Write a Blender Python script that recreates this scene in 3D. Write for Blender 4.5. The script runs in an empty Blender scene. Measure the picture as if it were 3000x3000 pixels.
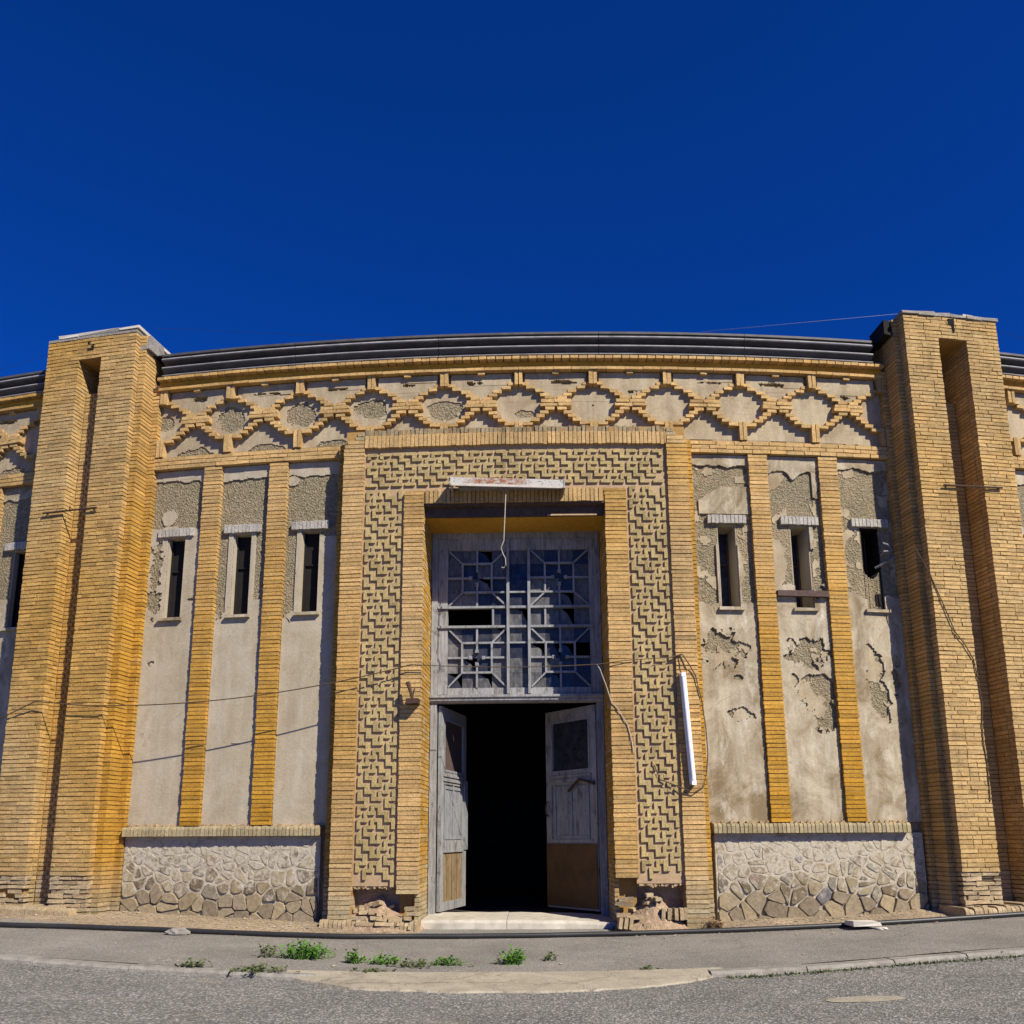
import bpy, math, random
import numpy as np
from mathutils import Vector, Matrix, noise
rnd = random.Random(7)
R = math.radians
C = bpy.context.scene.collection
S = bpy.context.scene

# ------------------------------------------------------------------ camera, sky, sun, exposure
HC = 1.25                       # eye height over the door step ground
D0 = 12.6                       # eye to the wall face
R0 = D0 / (2 * .1747)           # the arena is round in plan
PITCH, YAW, ROLL = .2085, .0203, .0057
cam = bpy.data.cameras.new('camera'); camo = bpy.data.objects.new('camera', cam); C.objects.link(camo)
Rx = Matrix.Rotation(PITCH, 3, 'X'); Rz = Matrix.Rotation(YAW, 3, 'Z'); Ry = Matrix.Rotation(ROLL, 3, 'Y')
M = Rz @ Rx @ Ry
camo.matrix_world = Matrix((
    (M[0][0], M[0][2], -M[0][1], 0), (M[1][0], M[1][2], -M[1][1], 0), (M[2][0], M[2][2], -M[2][1], HC), (0, 0, 0, 1)))
cam.sensor_width = 36; cam.sensor_fit = 'HORIZONTAL'; cam.lens = 36 * 2600 / 3000
cam.shift_y = 400 / 3000; cam.clip_end = 2000; cam.clip_start = .05
S.camera = camo

SUN_AZ, SUN_EL = R(43), R(40.5)            # to the right of the door's axis, and up
sv = Vector((math.sin(SUN_AZ) * math.cos(SUN_EL), -math.cos(SUN_AZ) * math.cos(SUN_EL), math.sin(SUN_EL)))
sl = bpy.data.lights.new('sun', 'SUN'); slo = bpy.data.objects.new('sun', sl); C.objects.link(slo)
sl.energy = 5.0; sl.angle = R(.53); sl.color = (1, .925, .79)
slo.rotation_euler = sv.to_track_quat('Z', 'Y').to_euler()
w = bpy.data.worlds.new('World'); S.world = w; w.use_nodes = True
nt = w.node_tree; bg = nt.nodes['Background']
sky = nt.nodes.new('ShaderNodeTexSky'); sky.sky_type = 'NISHITA'; sky.sun_disc = False
sky.sun_elevation = SUN_EL; sky.sun_rotation = math.atan2(sv.x, sv.y)
sky.altitude = 2500; sky.air_density = .8; sky.dust_density = .1; sky.ozone_density = 3
mul = nt.nodes.new('ShaderNodeMix'); mul.data_type = 'RGBA'; mul.blend_type = 'MULTIPLY'
mul.inputs[0].default_value = 1; mul.inputs[7].default_value = (.045, .60, 1.9, 1)
nt.links.new(sky.outputs[0], mul.inputs[6]); nt.links.new(mul.outputs[2], bg.inputs[0])
bg.inputs[1].default_value = .05
S.view_settings.view_transform = 'Standard'; S.view_settings.look = 'None'
S.view_settings.exposure = .56; S.view_settings.gamma = 1; S.view_settings.use_curve_mapping = False
S.cycles.max_bounces = 6; S.cycles.diffuse_bounces = 3

# ------------------------------------------------------------------ coordinates: s along the round wall, d out from it, z up
def W(s, d, z):
    t = s / R0; r = R0 + d
    return (r * math.sin(t), D0 + R0 - r * math.cos(t), z)
def gz(s, d=0):
    a = .4 * (1 - math.exp(-.0065 * s * s / .4))
    return a - .02 * min(max(d, 0), 3.4)
def gzr(s, d):                               # road: a little lower than the pavement
    return gz(s, 3.4) - .05 - .004 * min(max(d - 3.4, 0), 60)

# ------------------------------------------------------------------ materials
def mat(name, base=(.5, .5, .5), rough=.85, spec=.3, metal=0):
    m = bpy.data.materials.new(name); m.use_nodes = True
    b = m.node_tree.nodes['Principled BSDF']
    b.inputs['Base Color'].default_value = (*base, 1); b.inputs['Roughness'].default_value = rough
    b.inputs['Specular IOR Level'].default_value = spec; b.inputs['Metallic'].default_value = metal
    return m, m.node_tree, b
class N:
    def __init__(s, nt): s.nt = nt
    def n(s, t, **k):
        x = s.nt.nodes.new(t)
        for a, v in k.items(): setattr(x, a, v)
        return x
    def l(s, a, b): s.nt.links.new(a, b)
    def pos(s, scale=(1, 1, 1)):
        g = s.n('ShaderNodeNewGeometry'); m = s.n('ShaderNodeMapping'); m.inputs['Scale'].default_value = scale
        s.l(g.outputs['Position'], m.inputs[0]); return m.outputs[0]
    def noise(s, scale, detail=4, rough=.6, vec=None, dist=0):
        x = s.n('ShaderNodeTexNoise'); x.inputs['Scale'].default_value = scale; x.inputs['Detail'].default_value = detail
        x.inputs['Roughness'].default_value = rough; x.inputs['Distortion'].default_value = dist
        s.l(vec if vec else s.pos(), x.inputs['Vector']); return x.outputs[0]
    def vor(s, scale, vec=None, feature='F1', out=0):
        x = s.n('ShaderNodeTexVoronoi', feature=feature); x.inputs['Scale'].default_value = scale
        s.l(vec if vec else s.pos(), x.inputs['Vector']); return x.outputs[out]
    def ramp(s, v, pts):
        r = s.n('ShaderNodeValToRGB'); e = r.color_ramp.elements
        while len(e) < len(pts): e.new(.5)
        for q, (p, c) in zip(e, pts):
            q.position = p; q.color = (c, c, c, 1) if not isinstance(c, tuple) else (*c, 1)
        s.l(v, r.inputs[0]); return r.outputs[0]
    def mix(s, f, a, b, mode='MIX'):
        x = s.n('ShaderNodeMix', data_type='RGBA', blend_type=mode)
        for v, i in ((f, 0), (a, 6), (b, 7)):
            if isinstance(v, (int, float)): x.inputs[i].default_value = v if i == 0 else (v, v, v, 1)
            elif isinstance(v, tuple): x.inputs[i].default_value = (*v, 1)
            else: s.l(v, x.inputs[i])
        return x.outputs[2]
    def bump(s, b, h, strength=.5, dist=.01):
        x = s.n('ShaderNodeBump'); x.inputs['Strength'].default_value = strength; x.inputs['Distance'].default_value = dist
        s.l(h, x.inputs['Height']); s.l(x.outputs[0], b.inputs['Normal'])
    def attr(s, name='tint'):
        return s.n('ShaderNodeAttribute', attribute_name=name).outputs[0]

def brick_mat():
    m, nt, b = mat('brick', rough=.9, spec=.15); n = N(nt)
    t = n.attr()
    g = n.ramp(n.noise(26, 5, .7), [(.25, .62), (.5, 1.0), (.8, 1.22)])
    big = n.ramp(n.noise(.8, 6, .7, dist=.5), [(.3, .74), (.5, 1.0), (.7, 1.12)])
    c = n.mix(1, n.mix(1, t, g, 'MULTIPLY'), big, 'MULTIPLY')
    pits = n.ramp(n.noise(75, 2, .5), [(.3, .55), (.42, 1)])
    c = n.mix(1, c, pits, 'MULTIPLY')
    streak = n.ramp(n.noise(1, 5, .65, n.pos((5, 5, .35))), [(.45, 1), (.75, .80)])
    c = n.mix(1, c, streak, 'MULTIPLY')
    salt = n.ramp(n.noise(3.2, 6, .75, dist=.4), [(.60, 0), (.78, .35)])
    c = n.mix(salt, c, (.52, .45, .33))
    n.l(c, b.inputs['Base Color']); n.bump(b, n.noise(44, 6, .78), .9, .014)
    return m
def simple(name, base, rough=.9, spec=.2, metal=0, nscale=20, amp=.3, bscale=60, bump=.4, bd=.005, big=.15):
    m, nt, b = mat(name, base, rough, spec, metal); n = N(nt)
    g = n.ramp(n.noise(nscale, 5, .65), [(.25, 1 - amp), (.75, 1 + amp * .6)])
    h = n.ramp(n.noise(1.3, 3, .6), [(.3, 1 - big), (.7, 1 + big)])
    n.l(n.mix(1, n.mix(1, base, g, 'MULTIPLY'), h, 'MULTIPLY'), b.inputs['Base Color'])
    if bump: n.bump(b, n.noise(bscale, 4, .7), bump, bd)
    return m
def tinted(name, rough=.9, spec=.2, nscale=20, amp=.3, bscale=50, bump=.5, bd=.008):
    m, nt, b = mat(name, rough=rough, spec=spec); n = N(nt)
    g = n.ramp(n.noise(nscale, 5, .65), [(.25, 1 - amp), (.75, 1 + amp * .6)])
    n.l(n.mix(1, n.attr(), g, 'MULTIPLY'), b.inputs['Base Color']); n.bump(b, n.noise(bscale, 5, .7), bump, bd)
    return m
MB_BRICK = brick_mat()
M_MORTAR = simple('mortar', (.33, .19, .06), nscale=30, bscale=70, bump=.7)
M_PINK = simple('pinkish_mortar', (.39, .275, .16), nscale=25, amp=.25, bscale=60, bump=.6)
def plaster_mat(name, base, dirt, amount, pale):
    m, nt, b = mat(name, rough=.92, spec=.12); n = N(nt)
    c = n.mix(n.ramp(n.noise(2.0, 7, .72, n.pos((1, 1, .75)), dist=.8), [(.40, 0), (.64, amount)]), base, dirt)
    c = n.mix(n.ramp(n.noise(3.1, 6, .7, n.pos((1.6, 1.6, .6)), dist=.5), [(.54, 0), (.72, .75 * amount)]), c, pale)
    streak = n.ramp(n.noise(1, 6, .65, n.pos((7, 7, .5))), [(.38, 1), (.74, 1 - .3 * amount)])
    c = n.mix(1, c, streak, 'MULTIPLY')
    c = n.mix(1, c, n.ramp(n.noise(38, 4, .7), [(.3, .86), (.7, 1.08)]), 'MULTIPLY')
    wob = n.noise(3, 4, .6); wv = n.n('ShaderNodeVectorMath', operation='ADD'); n.l(n.pos((.9, .9, 1.5)), wv.inputs[0]); n.l(wob, wv.inputs[1])
    crack = n.ramp(n.vor(1.1, wv.outputs[0], 'DISTANCE_TO_EDGE'), [(.0, .75), (.006, 0)])
    crack = n.mix(1, crack, n.ramp(n.noise(1.6, 3), [(.5, 0), (.62, 1)]), 'MULTIPLY')
    c = n.mix(crack, c, (.13, .10, .07))
    c = n.mix(n.ramp(n.vor(14, out=0), [(.03, .55), (.07, 0)]), c, (.2, .16, .11))
    n.l(c, b.inputs['Base Color']); n.bump(b, n.noise(24, 7, .75), .6, .010)
    return m
M_PLAS_L = plaster_mat('grey_plaster', (.425, .37, .275), (.31, .25, .155), .6, (.46, .42, .35))
M_PLAS_R = plaster_mat('stained_plaster', (.47, .405, .29), (.225, .165, .09), .95, (.64, .59, .48))
M_PLAS_F = plaster_mat('frieze_plaster', (.43, .355, .235), (.27, .20, .12), .8, (.48, .42, .31))
def rough_mat():
    m, nt, b = mat('rough_render', rough=.95, spec=.1); n = N(nt)
    v = n.vor(42); k = n.noise(24, 5, .75)
    c = n.mix(n.ramp(k, [(.35, 0), (.65, 1)]), (.15, .122, .07), (.33, .28, .185))
    c = n.mix(n.ramp(n.noise(1.7, 4), [(.5, 0), (.75, .5)]), c, (.42, .30, .19))
    n.l(c, b.inputs['Base Color'])
    h = n.mix(.6, v, k); n.bump(b, h, 1.0, .045)
    return m
M_ROUGH = rough_mat()
def stone_mat():
    m, nt, b = mat('rubble_stone', rough=.9, spec=.25); n = N(nt)
    t = n.attr()
    c = n.mix(1, t, n.ramp(n.noise(17, 6, .7), [(.25, .6), (.75, 1.35)]), 'MULTIPLY')
    wash = n.n('ShaderNodeAttribute', attribute_name='wash').outputs[2]
    f = n.n('ShaderNodeMath', operation='MULTIPLY_ADD'); n.l(wash, f.inputs[0]); f.inputs[1].default_value = .34; n.l(n.noise(9, 7, .78, dist=.6), f.inputs[2])
    c = n.mix(n.ramp(f.outputs[0], [(.66, 0), (.80, .92)]), c, (.43, .385, .30))
    n.l(c, b.inputs['Base Color']); n.bump(b, n.noise(26, 6, .75), .8, .015)
    return m
M_STONE = stone_mat()
def lime_mat():
    m, nt, b = mat('lime_mortar', rough=.92, spec=.12); n = N(nt)
    c = n.mix(n.ramp(n.noise(5, 7, .75, dist=.5), [(.34, 0), (.52, 1)]), (.27, .215, .135), (.46, .41, .32))
    c = n.mix(1, c, n.ramp(n.noise(30, 4, .7), [(.3, .8), (.7, 1.12)]), 'MULTIPLY')
    n.l(c, b.inputs['Base Color']); n.bump(b, n.noise(30, 6, .75), .9, .02); return m
M_STMORT = lime_mat()
def asphalt(name, a, bcol, sc, chips, patch):
    m, nt, b = mat(name, rough=.92, spec=.2); n = N(nt)
    v = n.vor(sc, out=1); hs = n.n('ShaderNodeSeparateColor'); n.l(v, hs.inputs[0])
    c = n.mix(n.ramp(hs.outputs[0], [(.45, 0), (.95, 1)]), a, bcol)
    c = n.mix(n.ramp(hs.outputs[1], [(1 - chips, 0), (1 - chips + .02, 1)]), c, (.36, .34, .32))
    c = n.mix(1, c, n.ramp(n.noise(.8, 5, .65), [(.3, 1 - patch), (.7, 1 + patch)]), 'MULTIPLY')
    c = n.mix(1, c, n.ramp(n.noise(60, 3, .7), [(.3, .75), (.7, 1.2)]), 'MULTIPLY')
    wob = n.noise(1.2, 5, .7); wv = n.n('ShaderNodeVectorMath', operation='ADD'); n.l(n.pos((.55, .8, 1)), wv.inputs[0]); n.l(wob, wv.inputs[1])
    crack = n.mix(1, n.ramp(n.vor(.8, wv.outputs[0], 'DISTANCE_TO_EDGE'), [(.0, .8), (.007, 0)]), n.ramp(n.noise(.5, 3), [(.45, 0), (.6, 1)]), 'MULTIPLY')
    c = n.mix(crack, c, (.05, .045, .04))
    dust = n.ramp(n.noise(1.9, 7, .75, n.pos((.6, 1.2, 1)), dist=.6), [(.52, 0), (.75, .5)])
    c = n.mix(dust, c, (.30, .26, .20))
    n.l(c, b.inputs['Base Color']); n.bump(b, n.vor(sc), .7, .012)
    return m
M_ROAD = asphalt('road_asphalt', (.115, .113, .102), (.245, .235, .21), 62, .12, .15)
M_PAVE = asphalt('pavement_asphalt', (.185, .172, .15), (.275, .255, .22), 85, .06, .2)
def conc_mat():
    m, nt, b = mat('concrete', rough=.92, spec=.15); n = N(nt)
    c = n.mix(n.ramp(n.noise(2.6, 7, .75, dist=.6), [(.42, 0), (.66, .85)]), (.39, .345, .26), (.25, .22, .165))
    wob = n.noise(2.2, 5, .7); wv = n.n('ShaderNodeVectorMath', operation='ADD'); n.l(n.pos((.8, 1.3, 1)), wv.inputs[0]); n.l(wob, wv.inputs[1])
    crack = n.ramp(n.vor(1.1, wv.outputs[0], 'DISTANCE_TO_EDGE'), [(.0, .85), (.012, 0)])
    c = n.mix(crack, c, (.09, .075, .055)); c = n.mix(1, c, n.ramp(n.noise(55, 4, .7), [(.3, .78), (.7, 1.12)]), 'MULTIPLY')
    n.l(c, b.inputs['Base Color']); n.bump(b, n.noise(40, 6, .75), .8, .012); return m
M_CONC = conc_mat()
M_KERB = simple('kerb_concrete', (.27, .25, .215), nscale=9, amp=.4, bscale=40, bump=.8, bd=.02)
M_DIRT = simple('dirt', (.37, .285, .185), nscale=16, amp=.45, bscale=35, bump=1, bd=.03, big=.25)
M_MUD = simple('crumbled_adobe', (.40, .285, .185), nscale=18, amp=.45, bscale=30, bump=1, bd=.04)
M_STEP = simple('step_stone', (.46, .42, .34), nscale=6, amp=.3, bscale=40, bump=.3)
M_WHITE = simple('white_slab', (.52, .48, .41), nscale=10, amp=.2, bscale=40, bump=.4)
M_PEB = tinted('pebble')
def wood_mat(name, base, under, amount, vert=True):
    m, nt, b = mat(name, rough=.7, spec=.3); n = N(nt)
    sc = (26, 26, 1.6) if vert else (2, 2, 30)
    f = n.ramp(n.noise(1.6, 6, .72, n.pos(sc)), [(.52 - amount * .2, 0), (.66, 1)])
    c = n.mix(f, base, under)
    fl = n.ramp(n.noise(9, 6, .78, n.pos((1, 1, .45)), dist=.6), [(.56, 0), (.62, .8)])
    c = n.mix(fl, c, tuple(q * .62 for q in under))
    c = n.mix(1, c, n.ramp(n.noise(5, 4, .6), [(.3, .8), (.7, 1.1)]), 'MULTIPLY')
    n.l(c, b.inputs['Base Color']); n.bump(b, n.noise(2, 6, .7, n.pos(sc)), .5, .006)
    return m
M_WOOD = wood_mat('grey_painted_wood', (.30, .30, .295), (.165, .15, .13), .42)
M_WOODB = wood_mat('blue_grey_wood', (.27, .28, .29), (.15, .15, .145), .38)
M_BOARD = wood_mat('bare_brown_board', (.27, .20, .11), (.16, .10, .05), .6)
M_PLY = simple('brown_plywood', (.10, .053, .018), rough=.6, spec=.3, nscale=5, amp=.4, bscale=20, bump=.2)
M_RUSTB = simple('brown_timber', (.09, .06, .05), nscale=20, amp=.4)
M_GUT = simple('dark_sheet_metal', (.075, .073, .078), rough=.6, spec=.3, metal=.0, nscale=6, amp=.45, bscale=8, bump=.15, bd=.02)
M_LIP = simple('lip_highlight_metal', (.27, .265, .27), rough=.6, spec=.3, nscale=5, amp=.5, bscale=8, bump=.15)  # paler metal paints the sunlit highlights along the gutter lips
M_TIN = simple('dull_tin', (.30, .30, .31), rough=.4, spec=.5, metal=.3, nscale=7, amp=.4, bscale=8, bump=.15)
M_DARK = simple('dark_and_shade', (.014, .012, .011), nscale=8, bump=.3)  # near-black for dark parts, and for painted shade inside slots and holes
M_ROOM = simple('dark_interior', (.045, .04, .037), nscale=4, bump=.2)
M_OCHRE = simple('ochre_paint', (.50, .27, .035), nscale=16, amp=.3, bscale=40, bump=.6)
M_BLACK = simple('black_plastic', (.022, .022, .022), rough=.45, spec=.4, bump=.2)
M_WIRE = simple('old_wire', (.09, .06, .035), rough=.7, bump=0)
M_WIREP = simple('pale_wire', (.42, .38, .30), rough=.6, bump=0)
M_IRON = simple('rusty_iron', (.07, .042, .028), rough=.8, nscale=40, amp=.5)
M_TUBEW = simple('white_enamel', (.80, .80, .82), rough=.35, spec=.5, nscale=12, amp=.08, bump=0, big=.04)
def lamp_mat():
    m, nt, b = mat('rusted_enamel', rough=.35, spec=.5); n = N(nt)
    c = n.mix(n.ramp(n.noise(42, 3, .6), [(.56, 0), (.62, 1)]), (.37, .36, .33), (.12, .075, .045))
    g = n.n('ShaderNodeNewGeometry'); sx = n.n('ShaderNodeSeparateXYZ'); n.l(g.outputs[0], sx.inputs[0])
    mr = n.n('ShaderNodeMapRange'); mr.inputs[1].default_value = -.95; mr.inputs[2].default_value = .05
    n.l(sx.outputs[0], mr.inputs[0])
    band = n.ramp(mr.outputs[0], [(0, 0), (.25, 1), (.8, 1), (1, 0)])
    f = n.mix(1, band, n.ramp(n.noise(14, 6, .75), [(.38, 0), (.58, 1)]), 'MULTIPLY')
    c = n.mix(f, c, (.20, .075, .025))
    n.l(c, b.inputs['Base Color']); return m
M_LAMP = lamp_mat()
def glass_mat():
    m, nt, b = mat('dusty_glass', (.035, .037, .045), .16, .3); n = N(nt)
    f = n.ramp(n.noise(6, 5, .7), [(.45, 0), (.8, .5)])
    n.l(n.mix(f, (.02, .022, .03), (.10, .10, .11)), b.inputs['Base Color'])
    n.l(n.ramp(n.noise(9, 4), [(.3, .1), (.7, .5)]), b.inputs['Roughness']); return m
M_GLASS = glass_mat()
def glass2(name, a, b_, rough):
    m, nt, b = mat(name, a, rough, .35); n = N(nt)
    n.l(n.mix(n.ramp(n.noise(7, 6, .75, n.pos((2, 2, .8)), dist=.5), [(.42, 0), (.68, 1)]), a, b_), b.inputs['Base Color']); return m
GLASSES = [M_GLASS, glass2('grimy_glass', (.05, .05, .052), (.15, .145, .135), .45), glass2('clear_dark_glass', (.012, .012, .015), (.05, .05, .05), .12), glass2('milky_glass', (.09, .09, .09), (.21, .20, .185), .6)]
def leaf_mat(name, a, bcol):
    m, nt, b = mat(name, a, .55, .3); n = N(nt)
    n.l(n.mix(n.ramp(n.noise(20, 3), [(.35, 0), (.65, 1)]), a, bcol), b.inputs['Base Color'])
    b.inputs['Subsurface Weight'].default_value = .0
    return m
M_LEAF = leaf_mat('weed_leaf', (.055, .15, .012), (.11, .24, .03))
M_LEAFD = leaf_mat('dull_weed_leaf', (.06, .085, .03), (.12, .14, .05))
M_DRY = leaf_mat('dry_weed', (.20, .12, .06), (.28, .18, .09))

# ------------------------------------------------------------------ mesh helpers
WLOC = {}
def link(name, me, parent=None, kind=None, loc=None):
    o = bpy.data.objects.new(name, me); C.objects.link(o)
    l = Vector(loc) if loc is not None else Vector((0, 0, 0)); WLOC[o.name] = l
    if parent is not None: o.parent = parent; o.location = l - WLOC[parent.name]
    else: o.location = l
    if kind: o['kind'] = kind
    return o
def make_mesh(name, v, f, m, tint=None, wash=None, smooth=False):
    me = bpy.data.meshes.new(name); me.from_pydata(v, [], f); me.materials.append(m)
    if tint is not None:
        a = me.attributes.new('tint', 'FLOAT_COLOR', 'POINT')
        a.data.foreach_set('color', np.array([(*t, 1) for t in tint], dtype=np.float32).ravel())
    if wash is not None:
        a = me.attributes.new('wash', 'FLOAT', 'POINT'); a.data.foreach_set('value', np.array(wash, dtype=np.float32))
    if smooth: me.polygons.foreach_set('use_smooth', [True] * len(f))
    me.update(); return me
BOXF = [(0, 1, 2, 3), (7, 6, 5, 4), (0, 4, 5, 1), (1, 5, 6, 2), (2, 6, 7, 3), (3, 7, 4, 0)]
def box_pts(s0, s1, d0, d1, z0, z1):         # order: four at d1 (front) then four at d0
    return [(s0, d1, z0), (s1, d1, z0), (s1, d1, z1), (s0, d1, z1), (s0, d0, z0), (s1, d0, z0), (s1, d0, z1), (s0, d0, z1)]
class MB:
    def __init__(s, fn=W): s.v = []; s.f = []; s.t = []; s.fn = fn
    def raw(s, pts, faces, tint=(1, 1, 1), mapped=True):
        b = len(s.v)
        s.v += [s.fn(*p) for p in pts] if mapped else [tuple(p) for p in pts]
        s.f += [tuple(i + b for i in q) for q in faces]; s.t += [tint] * len(pts)
    def box(s, s0, s1, d0, d1, z0, z1, tint=(1, 1, 1), j=0):
        p = box_pts(s0, s1, d0, d1, z0, z1)
        if j: p = [(a + rnd.uniform(-j, j), b + rnd.uniform(-j, j), c + rnd.uniform(-j, j)) for a, b, c in p]
        s.raw(p, BOXF, tint)
    def strip(s, s0, s1, d0, d1, z0, z1, n=None, tint=(1, 1, 1)):
        s.prism(s0, s1, [(d0, z0), (d1, z0), (d1, z1), (d0, z1)], n, tint)
    def prism(s, s0, s1, prof, n=None, tint=(1, 1, 1), cap=True):   # a (d, z) outline drawn along the round wall
        n = n or max(1, int(abs(s1 - s0) / .45)); k = len(prof); P = []; F = []
        for i in range(n + 1):
            a = s0 + (s1 - s0) * i / n; P += [(a, d, z) for d, z in prof]
        for i in range(n):
            for q in range(k):
                r = (q + 1) % k; F.append((i * k + q, i * k + r, (i + 1) * k + r, (i + 1) * k + q))
        if cap: F.append(tuple(range(k))[::-1]); F.append(tuple(n * k + q for q in range(k)))
        s.raw(P, F, tint)
    def bar(s, a, b, wd, d0, d1):                 # flat bar between two (s, z) points, in the wall's plane
        ax, az = a; bx, bz = b; L = math.hypot(bx - ax, bz - az); nx, nz = -(bz - az) / L * wd / 2, (bx - ax) / L * wd / 2
        q = [(ax - nx, az - nz), (bx - nx, bz - nz), (bx + nx, bz + nz), (ax + nx, az + nz)]
        s.raw([(x, d1, z) for x, z in q] + [(x, d0, z) for x, z in q], BOXF)
    def tube(s, pts, r, n=6, mapped=True):
        P = [Vector(s.fn(*p)) if mapped else Vector(p) for p in pts]; base = len(s.v); rr = r if isinstance(r, list) else [r] * len(P)
        for i, p in enumerate(P):
            t = (P[min(i + 1, len(P) - 1)] - P[max(i - 1, 0)]).normalized()
            u = t.cross(Vector((.13, .21, 1)) if abs(t.z) < .9 else Vector((1, .1, 0))).normalized(); v = t.cross(u)
            for k in range(n):
                a = 2 * math.pi * k / n; s.v.append(tuple(p + (u * math.cos(a) + v * math.sin(a)) * rr[i])); s.t.append((1, 1, 1))
        for i in range(len(P) - 1):
            for k in range(n):
                q = (k + 1) % n; s.f.append((base + i * n + k, base + i * n + q, base + (i + 1) * n + q, base + (i + 1) * n + k))
        s.f.append(tuple(base + k for k in range(n))[::-1]); s.f.append(tuple(base + (len(P) - 1) * n + k for k in range(n)))
    def build(s, name, m, parent=None, kind=None, tint=False, smooth=False):
        c = np.mean(np.array(s.v), 0) if s.v else np.zeros(3)
        v = [tuple(np.array(p) - c) for p in s.v] if len(s.v) < 4000 else (np.array(s.v) - c).tolist()
        return link(name, make_mesh(name, v, s.f, m, s.t if tint else None, None, smooth), parent, kind, c)
def thing(name, label, cat, loc, group=None):
    o = bpy.data.objects.new(name, None); C.objects.link(o); o.location = loc; WLOC[o.name] = Vector(loc); o.empty_display_size = .2
    o['label'] = label; o['category'] = cat
    if group: o['group'] = group
    return o
def tag(o, label, cat, group=None):
    o['label'] = label; o['category'] = cat
    if group: o['group'] = group
    return o
class Store:                                  # pieces: the 300 of a kind nearest to the eye become objects, the rest one part
    def __init__(s): s.k = {}
    def add(s, kind, parent, pts, faces, tint, m=None, wash=None):
        v = [W(*p) for p in pts]; c = np.mean(np.array(v), 0)
        s.k.setdefault(kind, []).append((float(np.linalg.norm(c - np.array((0, 0, HC)))) + (9 if abs(c[0]) > 7.6 else 0), parent, v, faces, tint, m or MB_BRICK, wash, c))
    def box(s, kind, parent, s0, s1, d0, d1, z0, z1, tint, j=.0025, m=None):
        j *= 1.25
        p = [(a + rnd.uniform(-j, j), b + rnd.uniform(-j, j), q + rnd.uniform(-j, j)) for a, b, q in box_pts(s0, s1, d0, d1, z0, z1)]
        s.add(kind, parent, p, BOXF, tint, m)
    def flush(s, limit=290):
        for kind, L in s.k.items():
            L.sort(key=lambda e: e[0])
            for e in L[:limit]:
                _, par, v, f, t, m, wsh, c = e
                tt = t if isinstance(t, list) else [t] * len(v)
                link(kind, make_mesh(kind, [tuple(np.array(p) - c) for p in v], f, m, tt, None if wsh is None else [wsh] * len(v)), par, None, c)
            rest = {}
            for e in L[limit:]: rest.setdefault(e[1].name, []).append(e)
            for es in rest.values():
                V = []; F = []; T = []; WS = []
                for _, par, v, f, t, m, wsh, c in es:
                    b = len(V); V += v; F += [tuple(i + b for i in q) for q in f]; T += t if isinstance(t, list) else [t] * len(v); WS += [wsh or 0] * len(v)
                c = np.mean(np.array(V), 0)
                link(kind + '_rows', make_mesh(kind + '_rows', (np.array(V) - c).tolist(), F, es[0][5], T, WS if es[0][6] is not None else None), es[0][1], 'stuff', c)
ST = Store()

# ------------------------------------------------------------------ ground
def sheet(name, ss, ds, zf, m, kind='structure', thick=0):
    V = [W(s, d(s) if callable(d) else d, zf(s, d(s) if callable(d) else d)) for s in ss for d in ds]; k = len(ds)
    F = [(i * k + q, (i + 1) * k + q, (i + 1) * k + q + 1, i * k + q + 1) for i in range(len(ss) - 1) for q in range(k - 1)]
    o = link(name, make_mesh(name, V, F, m), None, kind); return o
def lin(a, b, n): return [a + (b - a) * i / n for i in range(n + 1)]
def kd(s): return float(np.interp(s, [-14, -7, -5, -3.5, -2.2, 1.8, 3.8, 5, 7, 14], [3.3, 3.42, 3.5, 3.62, 3.70, 3.50, 3.14, 3.06, 3.0, 2.9]))
sg = lin(-110, 110, 110)
sheet('road', sg, [-3, 2.6, 3.2, 4, 5, 7, 10, 16, 30, 60, 120, 240], lambda s, d: gzr(s, d) if d > 2.7 else gzr(s, 3) - .03, M_ROAD)
def pz(s, d): return gz(s, d) + .006 * noise.noise(Vector((s * 1.3, d * 1.3, 0)))
sheet('pavement', lin(-15, 15, 120), [-2, -1, 0, .4, .8, 1.2, 1.6, 2, 2.4, 2.8, lambda s: kd(s) - .16], pz, M_PAVE)
# kerb: worn blocks, one by one
kerb = link('kerb', make_mesh('kerb', [], [], M_KERB), None, 'structure')
s = -13.0
while s < 13:
    L = rnd.uniform(.75, 1.0)
    if not (-2.1 < s + L / 2 < 1.65):
        k = MB(); n = 4; h = rnd.uniform(-.012, .008); P = []; F = []
        for i in range(n + 1):
            a = s + .006 + (L - .012) * i / n; e = noise.noise(Vector((a * 3, 1, 0))) * .03
            f = kd(a) + .02 + e; g = kd(a) - .17 + noise.noise(Vector((a * 2.2, 7, 0))) * .02; zt = gz(a, 3.3) + .008 + h
            P += [(a, g, zt - .1), (a, f + .015, zt - .16), (a, f, zt - .025), (a, f - .03, zt), (a, g, zt - .002)]
        for i in range(n):
            for q in range(5): F.append((i * 5 + q, i * 5 + (q + 1) % 5, (i + 1) * 5 + (q + 1) % 5, (i + 1) * 5 + q))
        F += [(4, 3, 2, 1, 0), tuple(n * 5 + q for q in range(5))]
        k.raw(P, F); o = k.build('kerb_block', M_KERB, kerb)
    s += L
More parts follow.
